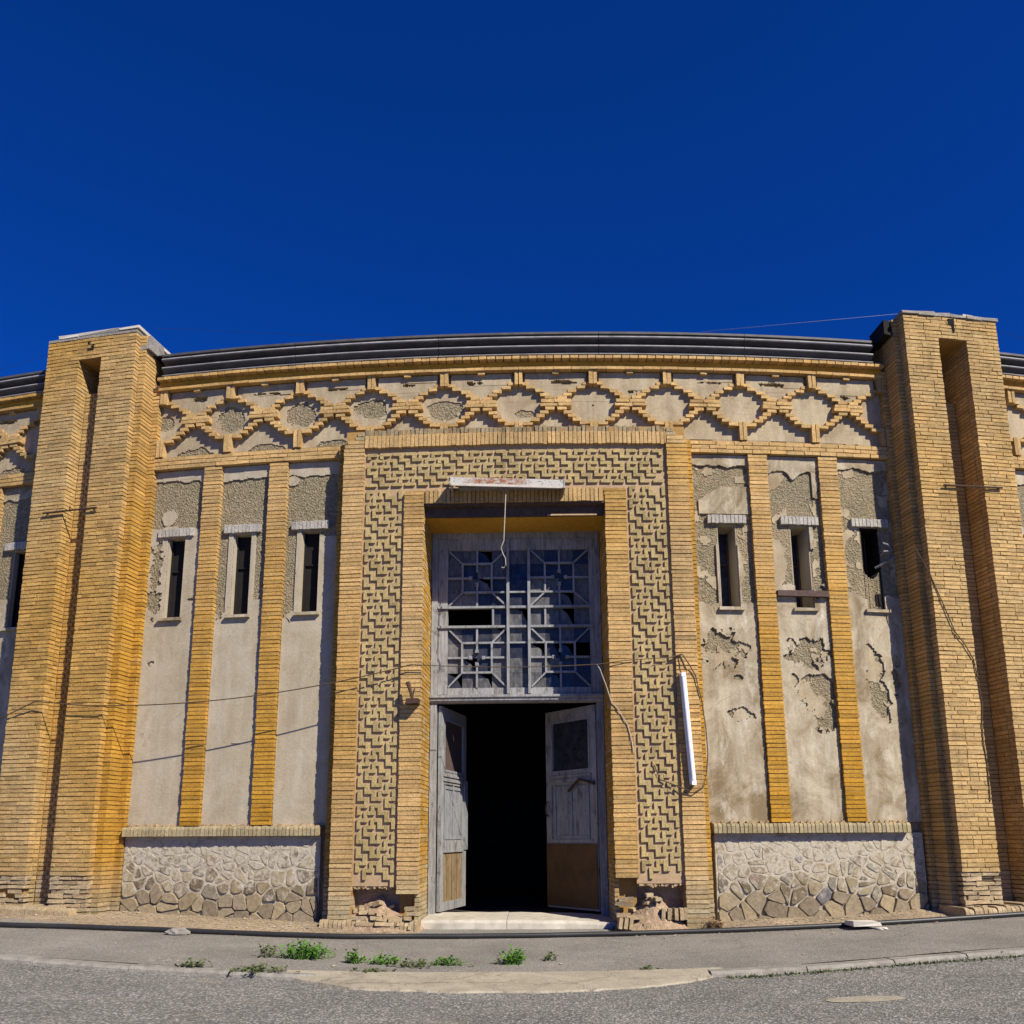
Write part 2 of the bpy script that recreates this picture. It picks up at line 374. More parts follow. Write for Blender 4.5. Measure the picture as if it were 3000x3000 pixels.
# pale concrete ramp over the kerb in front of the door
def ramp_out(s):
    t = (s + .25) / 1.95
    return kd(s) - .1 + (.72 * max(0, 1 - abs(t) ** 3.2) + .05 * noise.noise(Vector((s * 2.5, 3, 0))) + .03 * noise.noise(Vector((s * 9, 5, 0)))) 
rs = lin(-2.2, 1.72, 90); P = []; F = []
for a in rs:
    o_ = max(ramp_out(a), kd(a) - .06); i_ = kd(a) - .2 + .015 * noise.noise(Vector((a * 4, 9, 0)))
    P += [W(a, i_, gz(a, i_) + .011), W(a, i_ + (o_ - i_) * .4, gz(a, 3.4) - .002), W(a, o_, gzr(a, o_) + .022), W(a, o_ + .02, gzr(a, o_) - .02)]
for i in range(len(rs) - 1):
    for q in range(3): F.append((i * 4 + q, (i + 1) * 4 + q, (i + 1) * 4 + q + 1, i * 4 + q + 1))
link('concrete_ramp', make_mesh('concrete_ramp', P, F, M_CONC), None, 'structure')
# dirt strip along the wall foot
def dz(s, d):
    n_ = noise.fractal(Vector((s * 1.6, d * 2.5, 2)), 1, 2, 4)
    edge = .62 + .15 * noise.noise(Vector((s * .8, 4, 0))) + (.42 if s < -2.9 else 0) * min(1, (-s - 2.9)) + (.05 if s > 2 else 0)
    if -1.75 < s < 1.35: edge *= max(0, min(1, (max(-1.30 - s, s - .95)) / .4)) * .9
    if edge < .05: return gz(s, d) - .08
    t = max(0, d) / edge
    return gz(s, d) + (.075 * (1 - t) + .022 * n_ if t < 1.25 else -.06)
sheet('dirt_strip', lin(-9, 9, 260), lin(-.1, 1.7, 30), dz, M_DIRT)
V = []; F = []; T = []
def pebble(s, d, z, r, tint):
    b = len(V)
    for (x, y, q) in [(1, 0, 0), (-1, 0, 0), (0, 1, 0), (0, -1, 0), (0, 0, .8), (0, 0, -.8)]:
        k = r * rnd.uniform(.6, 1.2); p = W(s, d, z); V.append((p[0] + x * k * rnd.uniform(.8, 1.6), p[1] + y * k, p[2] + q * k * .7)); T.append(tint)
    for q in [(0, 2, 4), (2, 1, 4), (1, 3, 4), (3, 0, 4), (2, 0, 5), (1, 2, 5), (3, 1, 5), (0, 3, 5)]: F.append(tuple(b + i for i in q))
for i in range(6500):
    a = rnd.uniform(-8, 8); d = abs(rnd.gauss(.35, .28)) if rnd.random() < .93 else rnd.uniform(.5, 3.2)
    if -1.5 < a < 1.1 and d < .95: continue
    z = max(dz(a, d), gz(a, d)); g = rnd.uniform(.7, 1.25); r = rnd.uniform(.005, .015) * (1.9 if rnd.random() < .06 else 1)
    pebble(a, d, z + r * .3, r, (.34 * g, .27 * g, .19 * g) if rnd.random() < .9 else (.42 * g, .37 * g, .30 * g))
for i in range(900):                                   # crumbs beside kerb and ramp
    a = rnd.uniform(-6, 6.5); d = kd(a) + rnd.gauss(.1, .12) + (.5 if -1.9 < a < 1.4 else 0); g = rnd.uniform(.6, 1.2); r = rnd.uniform(.006, .016)
    pebble(a, d, gzr(a, d) + r * .3, r, (.22 * g, .21 * g, .19 * g))
link('gravel_crumbs', make_mesh('gravel_crumbs', V, F, M_PEB, T), None, 'stuff')
# flat pale patch in the road, right
P = [(W(2.4, 4.85, gzr(2.4, 4.85) + .012))]; F = []
for i in range(24):
    a = i / 24 * 2 * math.pi; q = 1 + .18 * noise.noise(Vector((math.cos(a) * 1.5, math.sin(a) * 1.5, 3)))
    s_, d_ = 2.42 + .30 * q * math.cos(a), 4.86 + .12 * q * math.sin(a); P.append(W(s_, d_, gzr(s_, d_) + .006))
for i in range(24): F.append((0, 1 + i, 1 + (i + 1) % 24))
link('road_patch', make_mesh('road_patch', P, F, M_CONC), None, 'structure')

# ------------------------------------------------------------------ the building
B = thing('arena_building', 'long curved two-tone building of ochre brick and cracked grey plaster with an open doorway', 'building', W(-.2, 0, 0))
ZT = 9.0
PI_L, PI_R, DC = -6.91, 6.52, -.2
BAYL, BAYR = (-5.92, -2.83), (2.43, 5.60)
PANELS = [(-5.92, -5.05, -5.47), (-4.76, -3.98, -4.38), (-3.69, -2.83, -3.30), (2.43, 3.345, 2.97), (3.635, 4.44, 4.09), (4.74, 5.60, 5.20)]
NEIGH = [(5.20 - 13.46, -9.4, -7.80), (-5.47 + 13.46, 7.36, 8.9)]
WZ0, WZ1, WH = 4.53, 5.81, .145
TC = {'tan': (.50, .338, .145), 'orange': (.48, .27, .055), 'frieze': (.525, .345, .145), 'peach': (.53, .352, .155), 'relief': (.43, .33, .15), 'grey': (.38, .31, .18), 'earth': (.42, .32, .19)}
def lerp3(a, b, t): return tuple(x * (1 - t) + y * t for x, y in zip(a, b))
def tint(kind='tan', z=3.0, u=None, og=None):
    """u: place along the wall (the ochre wash comes and goes in broad cloudy patches); og: how much ochre wash"""
    v = rnd.uniform(.84, 1.1) * (.82 if rnd.random() < .06 else 1); c = TC[kind]
    if og is not None:
        og = min(2, max(0, og + rnd.uniform(-.12, .12))); c = lerp3(c, TC['orange'], min(1, og))
        if og > 1: c = lerp3(c, (.46, .235, .022), og - 1)
    elif u is not None and kind in ('tan', 'peach'):
        k = min(1, max(0, .30 + 1.4 * noise.noise(Vector((u * .55, z * .35, 3))) + .3 * (u < -5.5) - .15 * (u > 5.5)))
        c = lerp3(c, TC['orange'], k * .75)
    if kind != 'earth':
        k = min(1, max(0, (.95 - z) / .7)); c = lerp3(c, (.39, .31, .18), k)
    h = rnd.uniform(-.03, .03)
    return (c[0] * v * (1 + h), c[1] * v, c[2] * v * (1 - 1.5 * h))
def shade(c, lo, hi):
    v = rnd.uniform(lo, hi); return tuple(q * v for q in c)

# rough wall behind everything, with window slots
m = MB()
def wallcol(a, b, z0, z1, d0=-.45, d1=0):
    n = max(1, int((b - a) / .5))
    m.strip(a, b, d0, d1, z0, z1, n)
for a, b, c in PANELS:
    if c == 5.20: continue
    wallcol(a - .02, c - WH, 1.2, 6.95); wallcol(c + WH, b + .02, 1.2, 6.95); wallcol(c - WH, c + WH, 1.2, WZ0); wallcol(c - WH, c + WH, WZ1, 6.95)
# last right panel: slot broken open in its lower part
a, b, c = PANELS[5]
wallcol(a - .02, c - WH, 1.2, 6.95); wallcol(c + WH, b + .02, 1.2, 6.95); wallcol(c - WH, c + WH, 1.2, WZ0); wallcol(c - WH, c + WH, WZ1, 6.95)
for (c, a, b) in NEIGH:
    wallcol(a, c - WH, -.4, 6.95); wallcol(c + WH, b, -.4, 6.95); wallcol(c - WH, c + WH, -.4, WZ0); wallcol(c - WH, c + WH, WZ1, 6.95)
wallcol(-14, -9.4, -.4, 6.95); wallcol(8.9, 14, -.4, 6.95)
wallcol(-14, 14, 6.95, 8.62)
wallcol(BAYL[0], BAYL[1], -.4, 1.2, -.45, .0); wallcol(BAYR[0], BAYR[1], -.4, 1.2, -.45, .0)
for a, b in ((-5.05, -4.76), (-3.98, -3.69), (3.345, 3.635), (4.44, 4.74)): wallcol(a, b, 1.2, 6.95)
m.build('wall', M_ROUGH, B)

# plaster coat: a real layer with broken edges
def n2(s, z, k=1.0, o=0): return noise.fractal(Vector((s * k, z * k, o)), 1, 2, 5)
def coat(name, s0, s1, z0, z1, keep, mt, d0=0, th=.022, cell=.014):
    """runs of cells row by row; every separate piece of the coat becomes an object"""
    nz = int((z1 - z0) / cell); ns = int((s1 - s0) / cell); cs = (s1 - s0) / ns; cz = (z1 - z0) / nz
    runs = []; prev = []; par = []
    def find(a):
        while par[a] != a: par[a] = par[par[a]]; a = par[a]
        return a
    for i in range(nz):
        z = z0 + i * cz; row = [keep(s0 + (k + .5) * cs, z + cz / 2) for k in range(ns)] + [0]; cur = []; k = 0
        while k < ns:
            if not row[k]: k += 1; continue
            e = k
            while row[e]: e += 1
            me_ = len(runs); runs.append((i, k, e)); par.append(me_); cur.append(me_)
            for p_ in prev:
                if runs[p_][1] < e and runs[p_][2] > k: par[find(p_)] = find(me_)
            k = e
        prev = cur
    groups = {}
    for r_, q in enumerate(runs): groups.setdefault(find(r_), []).append(q)
    out = None
    for g in sorted(groups.values(), key=len, reverse=True):
        if sum(e - k for _, k, e in g) < 14: continue
        V = []; F = []
        for i, k, e in g:
            z = z0 + i * cz; b = len(V); t = th * (1 + .25 * noise.noise(Vector((s0 + k * cs, z * 3, 5))))
            n_ = max(1, math.ceil((e - k) * cs / .5)); a = s0 + k * cs; w_ = (e - k) * cs / n_       # long runs follow the curve
            for u_ in range(n_):
                b = len(V); V += [W(*p) for p in box_pts(a + u_ * w_, a + (u_ + 1) * w_, d0, d0 + t, z, z + cz)]
                F += [tuple(x + b for x in q_) for q_ in (BOXF[0], BOXF[2], BOXF[4])]
                if u_ == n_ - 1: F.append(tuple(x + b for x in BOXF[3]))
                if u_ == 0: F.append(tuple(x + b for x in BOXF[5]))
        c = np.mean(np.array(V), 0)
        o = link(name if out is None else 'plaster_fragment', make_mesh(name, (np.array(V) - c).tolist(), F, mt), B, None, c)
        out = out or o
    return out
def blobs(L):
    def f(s, z):
        for i, (cs, cz, rs, rz, am) in enumerate(L):
            e = ((s - cs) / rs) ** 2 + ((z - cz) / rz) ** 2
            if e < 3.4 and e < 1 + am * noise.fractal(Vector((s * 6.5, z * 6.5, i)), .8, 2.1, 5): return True
        return False
    return f
def window_hole(c):
    return lambda s, z: abs(s - c) < WH and WZ0 < z < WZ1
def keepL(idx, c):
    hb = window_hole(c)
    bl = blobs([(-5.76, 4.72, .09, .13, 1.2), (-5.78, 5.2, .1, .5, 2.2), (-5.75, 3.83, .05, .05, 1.5), (-5.15, 4.8, .06, .03, 1.5)] if idx == 0 else
               [(-4.33, 2.59, .06, .014, 1.5), (-4.7, 5.1, .06, .6, 2)] if idx == 1 else [(-3.62, 5.1, .08, .6, 1.8)])
    def f(s, z):
        if hb(s, z): return False
        top = 6.70 + .07 * n2(s, 0, 3.1, idx) + (.05 if idx == 0 else 0) - (.10 * max(0, (s + 5.92 - .75) / .1) if idx == 0 and s > -5.2 else 0)
        if z > top: return True
        if idx == 0 and (s + 5.62) ** 2 + (z - 6.13) ** 2 < .0155 * (1 + .3 * n2(s, z, 6)): return True
        if idx == 2 and (s + 3.62) ** 2 * .6 + (z - 6.62) ** 2 < .006: return True
        low = (5.93, 4.60, 4.52)[idx] + .13 * n2(s, 1, 2.6, idx)
        if idx == 1 and abs(s - c) < .225: low = 5.86
        if idx == 1 and s > c + .22: low = 4.75
        if idx == 2 and abs(s - c) < .215: low = 5.86
        if idx == 2 and s > c: low = 5.7
        if z > low: return False
        return not bl(s, z)
    return f
def keepR(idx, c):
    hb = window_hole(c)
    bl = blobs([[(2.78, 3.90, .36, .27, 1.0), (3.02, 3.48, .075, .04, 1.2), (3.03, 2.95, .20, .10, .9), (2.5, 4.9, .03, .3, 2)],
                [(4.1, 3.86, .34, .20, 1.1), (4.2, 3.27, .28, .27, .8), (4.28, 2.92, .17, .24, .8), (3.85, 3.45, .05, .1, 1.5), (4.33, 5.2, .09, .5, 1.6)],
                [(5.07, 3.65, .14, .30, 1.0), (5.12, 3.22, .15, .28, 1.0), (5.2, 2.98, .05, .16, 1.5), (5.42, 3.72, .05, .09, 2), (5.39, 3.45, .05, .2, 2)]][idx])
    def f(s, z):
        if hb(s, z): return False
        if idx == 2 and ((s - 5.19) / .17) ** 2 + ((z - 5.15) / .5) ** 2 < 1 + .3 * n2(s, z, 5) and z > WZ0: return False
        top = (6.74, 6.66, 6.74)[idx] + .08 * n2(s, 0, 2.7, idx + 5)
        if idx == 1: top -= .14 * max(0, 1 - abs(s - 4.03) / .13)
        if z > top: return True
        if idx == 0 and 5.97 < z < 6.2 + .2 * min(1, max(0, (s - 2.55) / .35)) + .03 * n2(s, 2, 4) and s > 2.56: return True
        if idx == 1 and s > 4.33 and z > 6.25 and n2(s, z, 4) > -.1: return True
        low = (4.56, 4.86, 4.76)[idx] + .14 * n2(s, 1, 2.4, idx + 3)
        if idx == 1 and c + .15 < s < c + .21: low = 5.8
        if idx == 0 and abs(s - c) < .175: low = 5.5
        if z > low: return False
        return not bl(s, z)
    return f
for i, (a, b, c) in enumerate(PANELS):
    mt = M_PLAS_L if i < 3 else M_PLAS_R
    o = coat('plaster_panel', a + .004, b - .004, 1.42, 6.91, keepL(i, c) if i < 3 else keepR(i - 3, c), mt, 0, .022 if i < 3 else .034)
    if i >= 3:                                          # the thin older coat that shows round the edges of the holes
        kf = keepR(i - 3, c)
        def older(s_, z_, kf=kf, i=i):
            if kf(s_, z_) or window_hole(PANELS[i][2])(s_, z_) or abs(s_ - PANELS[i][2]) < .17 and z_ > WZ0 - .02: return False
            return n2(s_, z_, 3.1, i + 20) > (.18 if z_ > 4.4 else .02)
        u_ = coat('plaster_undercoat', a + .006, b - .006, 1.42, 6.80, older, M_PLAS_F, 0, .009, .018)
    o['label'] = ['grey plaster with one round patch left above the slot window', 'grey plaster, smooth below and stripped round the window', 'grey plaster strip beside the door surround',
                  'stained plaster with a triangular hole in its lower half', 'stained plaster with a big ragged patch fallen off', 'stained plaster, half in the shadow of the right pier'][i]
for (c, a, b), k in zip(NEIGH, (5, 0)):
    hb = window_hole(c)
    coat('plaster_panel', a, b, .2, 6.91, (lambda hb: lambda s, z: not hb(s, z) and (z < 5 or z > 6.7 + .06 * n2(s, 0, 3)))(hb), M_PLAS_R)

# slot windows
for i, (a, b, c) in enumerate(PANELS + [(0, 0, NEIGH[0][0]), (0, 0, NEIGH[1][0])]):
    x = MB()                                       # reveal lining, frame at the back
    x.box(c - WH - .001, c - WH + .012, -.45, -.001, WZ0, WZ1); x.box(c + WH - .012, c + WH + .001, -.45, -.001, WZ0, WZ1)
    x.box(c - WH + .012, c + WH - .012, -.45, -.002, WZ1 - .012, WZ1 + .001); x.box(c - WH + .012, c + WH - .012, -.45, -.002, WZ0 - .001, WZ0 + .012)
    wn = x.build('window', M_DARK if i == 5 else M_PLAS_L, B)  # broken slot's lining painted black for the shade inside
    x = MB(); x.box(c - .19, c + .19, -.02, .085, WZ0 - .055, WZ0 - .012, j=.004); x.build('window_sill', M_PLAS_R, wn)
    x = MB(); x.box(c - WH + .013, c + WH - .013, -.60, -.12 if c < 0 else -.40, WZ0 + .013, WZ1 - .013); x.build('pane', M_DARK if i in (0, 1, 2, 5, 6) else M_GLASS, wn)  # left and broken slots: black block in place of the unlit depth
    x = MB()
    fd_ = -.117 if c < 0 else -.39
    for q in (-1, 1): x.box(c + q * .119 - .011, c + q * .119 + .011, fd_, fd_ + .03, WZ0 + .013, WZ1 - .013)
    if i not in (5,): x.box(c - .1, c + .1, fd_ + .002, fd_ + .028, WZ0 + .75, WZ0 + .77)
    x.build('window_frame', M_DARK if c < 0 else M_RUSTB, wn)  # left frames painted black to merge with the shade behind
    for k in range(10):                             # plastered soldier bricks over the slot
        p = c - .295 + k * .059
        ST.box('lintel_brick', wn, p + .004, p + .055, -.02, .062, WZ1 + .012 - rnd.uniform(0, .006), WZ1 + .135, shade((.43, .40, .345), .88, 1.04))
x = MB(); x.box(3.655, 4.435, .03, .11, 4.69, 4.775, j=.006); o = x.build('board', M_RUSTB, B); o['label'] = 'dark timber nailed across the foot of a slot window'
x = MB(); x.tube([(5.35, -.1, 5.35), (5.36, .1, 5.42), (5.48, .12, 5.43), (5.42, .12, 5.52), (5.35, .1, 5.55)], .014); x.tube([(5.28, -.05, 5.2), (5.45, .12, 5.28), (5.52, .1, 5.34)], .018); x.build('broken_slat', M_WOOD, B)
x = MB()
for k in range(12):                                  # rubble filling the lower part of the slot, its top sagging like a bowl
    a = 5.2 - WH + .013 + k * (2 * WH - .026) / 12; t = (k + .5) / 6 - 1; x.box(a, a + (2 * WH - .026) / 12, -.3, -.03 - .006 * abs(n2(k, 1)), 4.545, 5.02 + .13 * t * t + .015 * n2(k * .9, 2), j=.004)
x.build('infill', M_ROUGH, B)
x = MB(); x.box(5.23, 5.31, -.05, -.018, 4.60, 4.78, j=.01); x.build('gap_shade', M_DARK, B)  # black block paints the shade of a gap in the infill

# pilasters: one brick a course
CH = .0611
def pilaster(s0, s1, z0, z1, d1=.088, kd_='orange'):
    x = MB(); x.box(s0 + .01, s1 - .01, -.05, d1 - .011, z0, z1); p = x.build('pilaster', M_MORTAR, B)
    z = z0; i = 0
    while z < z1 - .03:
        h = min(CH, z1 - z) - .0098
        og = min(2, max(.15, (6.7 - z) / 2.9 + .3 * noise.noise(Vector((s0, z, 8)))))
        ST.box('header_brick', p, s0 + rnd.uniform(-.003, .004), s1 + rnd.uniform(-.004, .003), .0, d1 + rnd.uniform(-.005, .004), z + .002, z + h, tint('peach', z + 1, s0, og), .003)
        z += CH
for a, b in ((-5.05, -4.76), (-3.98, -3.69), (3.345, 3.635), (4.44, 4.74)): pilaster(a, b, 1.425, 6.925)
pilaster(-9.02 - .0, -8.73, 1.4, 6.925)

# bands of running bricks
def course(kind, par, s0, s1, d0, d1, z0, z1, L=.265, g=.010, kd_='peach', off=0, j=.003):
    a = s0 - (off % 1) * L
    while a < s1 - .02:
        b = a + L * rnd.uniform(.93, 1.05); lo, hi = max(a, s0), min(b, s1)
        if hi - lo > .03: ST.box(kind, par, lo + g / 2, hi - g / 2, d0, d1 + rnd.uniform(-.004, .004), z0, z1, tint(kd_, 3 + z0, lo), j)
        a = b
bands = []
for a, b in ((-14, -7.75), (BAYL[0], -2.72), (2.33, BAYR[1]), (7.3, 14)):
    x = MB(); x.strip(a, b, -.02, .088, 6.93, 7.125); bands.append(x.build('brick_band', M_MORTAR, B))
for band, (a, b) in zip(bands, ((-9.4, -7.75), (BAYL[0] - .02, -2.72), (2.33, BAYR[1] + .02), (7.3, 8.9))):
    for r in range(3): course('band_brick', band, a, b, 0, .105, 6.925 + r * .066, 6.925 + r * .066 + .055, .27, .009, 'frieze', r * .5)

# frieze
x = MB(); x.strip(-14, 14, -.02, .002, 7.12, 8.4)
fr = x.build('frieze', M_ROUGH, B)
UN = [-.13 + 1.138 * k for k in range(-8, 9)]
FB = []; FV = []
for i, u in enumerate(UN):
    r = {-4: (.22, .22, .0), -3: (.23, .20, 0), -2: (.24, .17, .04), -1: (.26, .16, -.04), 0: (.16, .06, -.13), 1: (.02, .02, 0)}.get(i - 8, (.0, .0, 0))
    if i - 8 == -5: r = (.16, .12, .03)
    if r[0] > .01: FB.append((u + (.09 if i == 8 else 0), 7.72 + r[2], r[0], r[1], .55))
    FB.append((u + .569 + rnd.uniform(-.05, .05), 7.13, .30, (.15 if i < 8 else .04), .6))
    FV.append((u + .569 + rnd.uniform(-.12, .12), 8.09, rnd.uniform(.10, .22), rnd.uniform(.02, .05), 1.6) if i < 9 or rnd.random() < .3 else (u + .569, 7.93, .09, .03, 2))
bf = blobs(FB); bv = blobs(FV)
SP = 1.138
def koff(s): 
    q = (s + .13 - SP / 2) % SP
    return min(q, SP - q)                                   # distance from the nearest knot between two stars
UPK = (.515, .455, .315, .245, .19); UPV = (8.09, 8.03, 7.968, 7.908, 7.846)
def vtop(s, z):                                            # inside the upper V between two arms
    if z < 7.79: return False
    k = min(4, int(max(0, 8.09 - z) / .0605)) if z < 8.09 else 0
    return koff(s) < UPK[k] - .05
for a, b in ((-9.4, -7.8), (BAYL[0], BAYR[1]), (7.3, 8.9)):
    coat('frieze_plaster', a, b, 7.125, 8.24, lambda s, z: not bf(s, z) and not vtop(s, z), M_PLAS_F, .0, .016, .016)
    coat('frieze_plaster', a, b, 7.79, 8.24, lambda s, z: vtop(s, z) and not bv(s, z), M_PLAS_F, .0, .070, .016)
def fb(s0, s1, z0, z1, dp=.118):
    for a, b in ((-9.4, -7.76), (BAYL[0] - .03, BAYR[1] + .03), (7.28, 8.9)):
        lo, hi = max(a, s0), min(b, s1)
        if hi - lo > .02:
            ST.box('frieze_brick', fr, lo, hi, .0, dp + rnd.uniform(-.008, .006), z0, z1, tint('frieze', z0), .004)
RH = .0605
for u in UN:
    if not -10 < u < 9.5: continue
    k0 = u + SP / 2
    for q in (-1, 1):
        a, b = sorted((u + q * .004, u + q * .060)); fb(a, b, 8.030, 8.256, .135); fb(a, b, 7.13, 7.425, .125)
        a, b = sorted((k0 + q * .022, k0 + q * .165))
        for z in (7.785, 7.785 - 3 * RH): fb(a, b, z + .004, z + .052)
        for k, xo in enumerate((.51, .45, .31, .24)):
            a, b = sorted((k0 + q * xo, k0 + q * (xo - (.13 if k else .10)))); fb(a, b, 8.03 - k * RH + .004, 8.03 - k * RH + .053, .092)
        for k, (xi, xo) in enumerate(((.115, .245), (.18, .305), (.25, .385), (.355, .505))):
            a, b = sorted((k0 + q * xi, k0 + q * xo)); fb(a, b, 7.785 - (4 + k) * RH + .004, 7.785 - (4 + k) * RH + .053)
    for k, xi in enumerate((.225, .238)):
        z = 7.785 - (1 + k) * RH; m_ = k0 + (.03 if k else -.02)
        fb(k0 - xi, m_ - .004, z + .003, z + .054, .128); fb(m_ + .004, k0 + xi, z + .003, z + .054, .128)
    fb(k0 - .05, k0 + .05, 8.205, 8.256, .135)

# ledges under the eaves and the dark metal eaves
x = MB()
for a, b in ((-14, -7.72), (BAYL[0] + .02, BAYR[1] - .02), (7.3, 14)): x.strip(a, b, -.02, .125, 8.30, 8.40)
led = x.build('eaves_ledge', M_OCHRE, B)
for a, b in ((-9.4, -7.72), (BAYL[0] + .02, BAYR[1] - .02), (7.3, 8.9)):
    course('ledge_brick', led, a, b, 0, .165, 8.257, 8.300, .27, .006, 'peach', .3, .002)
    course('ledge_brick', led, a, b, 0, .235, 8.402, 8.448, .13, .014, 'peach', 0, .002)
def arc(cd, cz, r, a0, a1, n=7): return [(cd + r * math.cos(R(a0 + (a1 - a0) * i / n)), cz + r * math.sin(R(a0 + (a1 - a0) * i / n))) for i in range(n + 1)]
prof = ([(-.3, 8.455), (.12, 8.455), (.12, 8.478)] + arc(.196, 8.488, .011, -80, 100, 4) + [(.13, 8.505), (.12, 8.53), (.17, 8.548), (.205, 8.575)]
        + arc(.212, 8.605, .024, -70, 110, 6) + [(.15, 8.632), (.11, 8.66), (.12, 8.69), (.20, 8.715)] + arc(.228, 8.742, .026, -70, 110, 6)
        + [(.17, 8.772), (.16, 8.79), (.25, 8.80), (.25, 8.835), (-.3, 8.90)])
def eaves(a, b, m_):
    n_ = max(1, int((b - a) / .4))
    x = MB(); x.prism(a, b, prof, n_); g = x.build('gutter', m_, B, smooth=False)
    for d_, z_, r_ in ((.230, 8.745, .026), (.214, 8.607, .023), (.200, 8.489, .011)):
        x = MB(); x.prism(a + .002, b - .002, arc(d_, z_, r_, 0, 315, 7), n_); x.build('gutter_lip', M_LIP, g)
cuts = [-14, -11.2, -7.72]
segs = [(-14, -11.2), (-11.2, -7.70), (-5.83, -3.6), (-3.6, -1.35), (-1.35, 1.1), (1.1, 3.35), (3.35, 5.42), (7.3, 9.6), (9.6, 14)]
for a, b in segs: eaves(a + .003, b - .003, M_GUT)
x = MB()
for k in range(-30, 31):                                # clips and nail heads on the roof edge
    a = k * .46
    if -7.7 < a < -5.9 or 5.4 < a < 7.3: continue
    x.box(a - .015, a + .015, .05, .22, 8.835, 8.858)
x.build('roof_clip_row', M_DARK, B, 'stuff')
x = MB(); x.prism(-14, 14, [(.2, 8.84), (.2, 8.86), (-3.5, 9.3), (-3.5, 9.2)], 40); x.build('roof', M_DARK, B)

# stone dado
def clip(poly, a, b, c):                                 # keep a*x+b*y<=c
    out = []
    for i in range(len(poly)):
        p, q = poly[i], poly[(i + 1) % len(poly)]; fp, fq = a * p[0] + b * p[1] - c, a * q[0] + b * q[1] - c
        if fp <= 0: out.append(p)
        if (fp < 0) != (fq < 0) and abs(fp - fq) > 1e-9:
            t = fp / (fp - fq); out.append((p[0] + (q[0] - p[0]) * t, p[1] + (q[1] - p[1]) * t))
    return out
def dado(s0, s1, ztop):
    x = MB()
    x.prism(s0, s1, [(-.02, -.3), (.045, -.3), (.045, .42), (.066, .60), (.070, ztop), (-.02, ztop)], 8)
    dd = x.build('stone_dado', M_STMORT, B)
    pts = []
    for z, n in ((.12, 11), (.28, 12), (.43, 14), (.57, 16), (.70, 17), (.83, 18), (.96, 19), (1.08, 19), (1.20, 17)):
        for k in range(n):
            if rnd.random() < .76: pts.append((s0 + (s1 - s0) * (k + .5 * (rnd.random() < .5) + rnd.uniform(.0, .8)) / n, z + rnd.uniform(-.08, .08)))
    for i, (px, pz_) in enumerate(pts):
        base = gz(px, 0) + .02
        poly = [(s0 + .005, base - .05), (s1 - .005, base - .05), (s1 - .005, ztop - .03), (s0 + .005, ztop - .03)]
        for j, (qx, qz) in enumerate(pts):
            if i != j and abs(qx - px) < 1 and abs(qz - pz_) < 1 and poly:
                a, b = qx - px, (qz - pz_); poly = clip(poly, a, b, (qx * qx + qz * qz - px * px - pz_ * pz_) / 2)
        if len(poly) < 3: continue
        cx = sum(p[0] for p in poly) / len(poly); cz = sum(p[1] for p in poly) / len(poly)
        ar = abs(sum(poly[k][0] * poly[(k + 1) % len(poly)][1] - poly[(k + 1) % len(poly)][0] * poly[k][1] for k in range(len(poly)))) / 2
        if ar < .006: continue
        low = cz < .40 + .08 * rnd.random()
        gap = rnd.uniform(.003, .008) if low else rnd.uniform(.006, .024)
        # move every edge in by the gap, then nick the corners
        q0 = poly
        for k in range(len(poly)):
            (x0, y0), (x1, y1) = poly[k], poly[(k + 1) % len(poly)]; L = math.hypot(x1 - x0, y1 - y0)
            if L < 1e-6: continue
            a, b = (y1 - y0) / L, -(x1 - x0) / L
            if a * (cx - x0) + b * (cz - y0) > 0: a, b = -a, -b
            q0 = clip(q0, a, b, a * x0 + b * y0 - gap)
            if len(q0) < 3: break
        if len(q0) < 3: continue
        q = []
        for k in range(len(q0)):
            p0, p1, p2 = q0[k - 1], q0[k], q0[(k + 1) % len(q0)]; t = rnd.uniform(.08, .3)
            for o_ in (p0, p2): q.append((p1[0] + (o_[0] - p1[0]) * t + rnd.uniform(-.006, .006), p1[1] + (o_[1] - p1[1]) * t + rnd.uniform(-.006, .006)))
        fd = (.076 + rnd.uniform(0, .022)) if low else .0725 + rnd.uniform(.0, .0035)
        k = len(q); inn = .93
        tx, tz = (rnd.uniform(-.04, .04), rnd.uniform(-.04, .04)) if low else (0, 0)
        P = [(cx + (p[0] - cx) * inn, fd + (p[0] - cx) * tx + (p[1] - cz) * tz, cz + (p[1] - cz) * inn) for p in q] + [(p[0], fd - .016 if low else .0702, p[1]) for p in q] + [(p[0], .0, p[1]) for p in q]
        F = [tuple(range(k))] + [(k + u_, k + (u_ + 1) % k, (u_ + 1) % k, u_) for u_ in range(k)] + [(2 * k + u_, 2 * k + (u_ + 1) % k, k + (u_ + 1) % k, k + u_) for u_ in range(k)]
        col = rnd.choice([(.24, .185, .105), (.145, .11, .065), (.17, .135, .085), (.21, .17, .10), (.27, .215, .135), (.23, .175, .115), (.18, .155, .11), (.28, .23, .145)] + ([(.15, .135, .135)] if rnd.random() < .3 else []))
        if low: col = rnd.choice([(.30, .235, .14), (.27, .215, .135), (.24, .19, .125)])
        ST.add('stone', dd, P, F, shade(col, .75, 1.15), M_STONE, .2 if low else min(1.0, .42 + (cz - .45) * .75))
    return dd
dado(BAYL[0] + .03, -2.95, 1.27); dado(2.53, BAYR[1] - .06, 1.27)
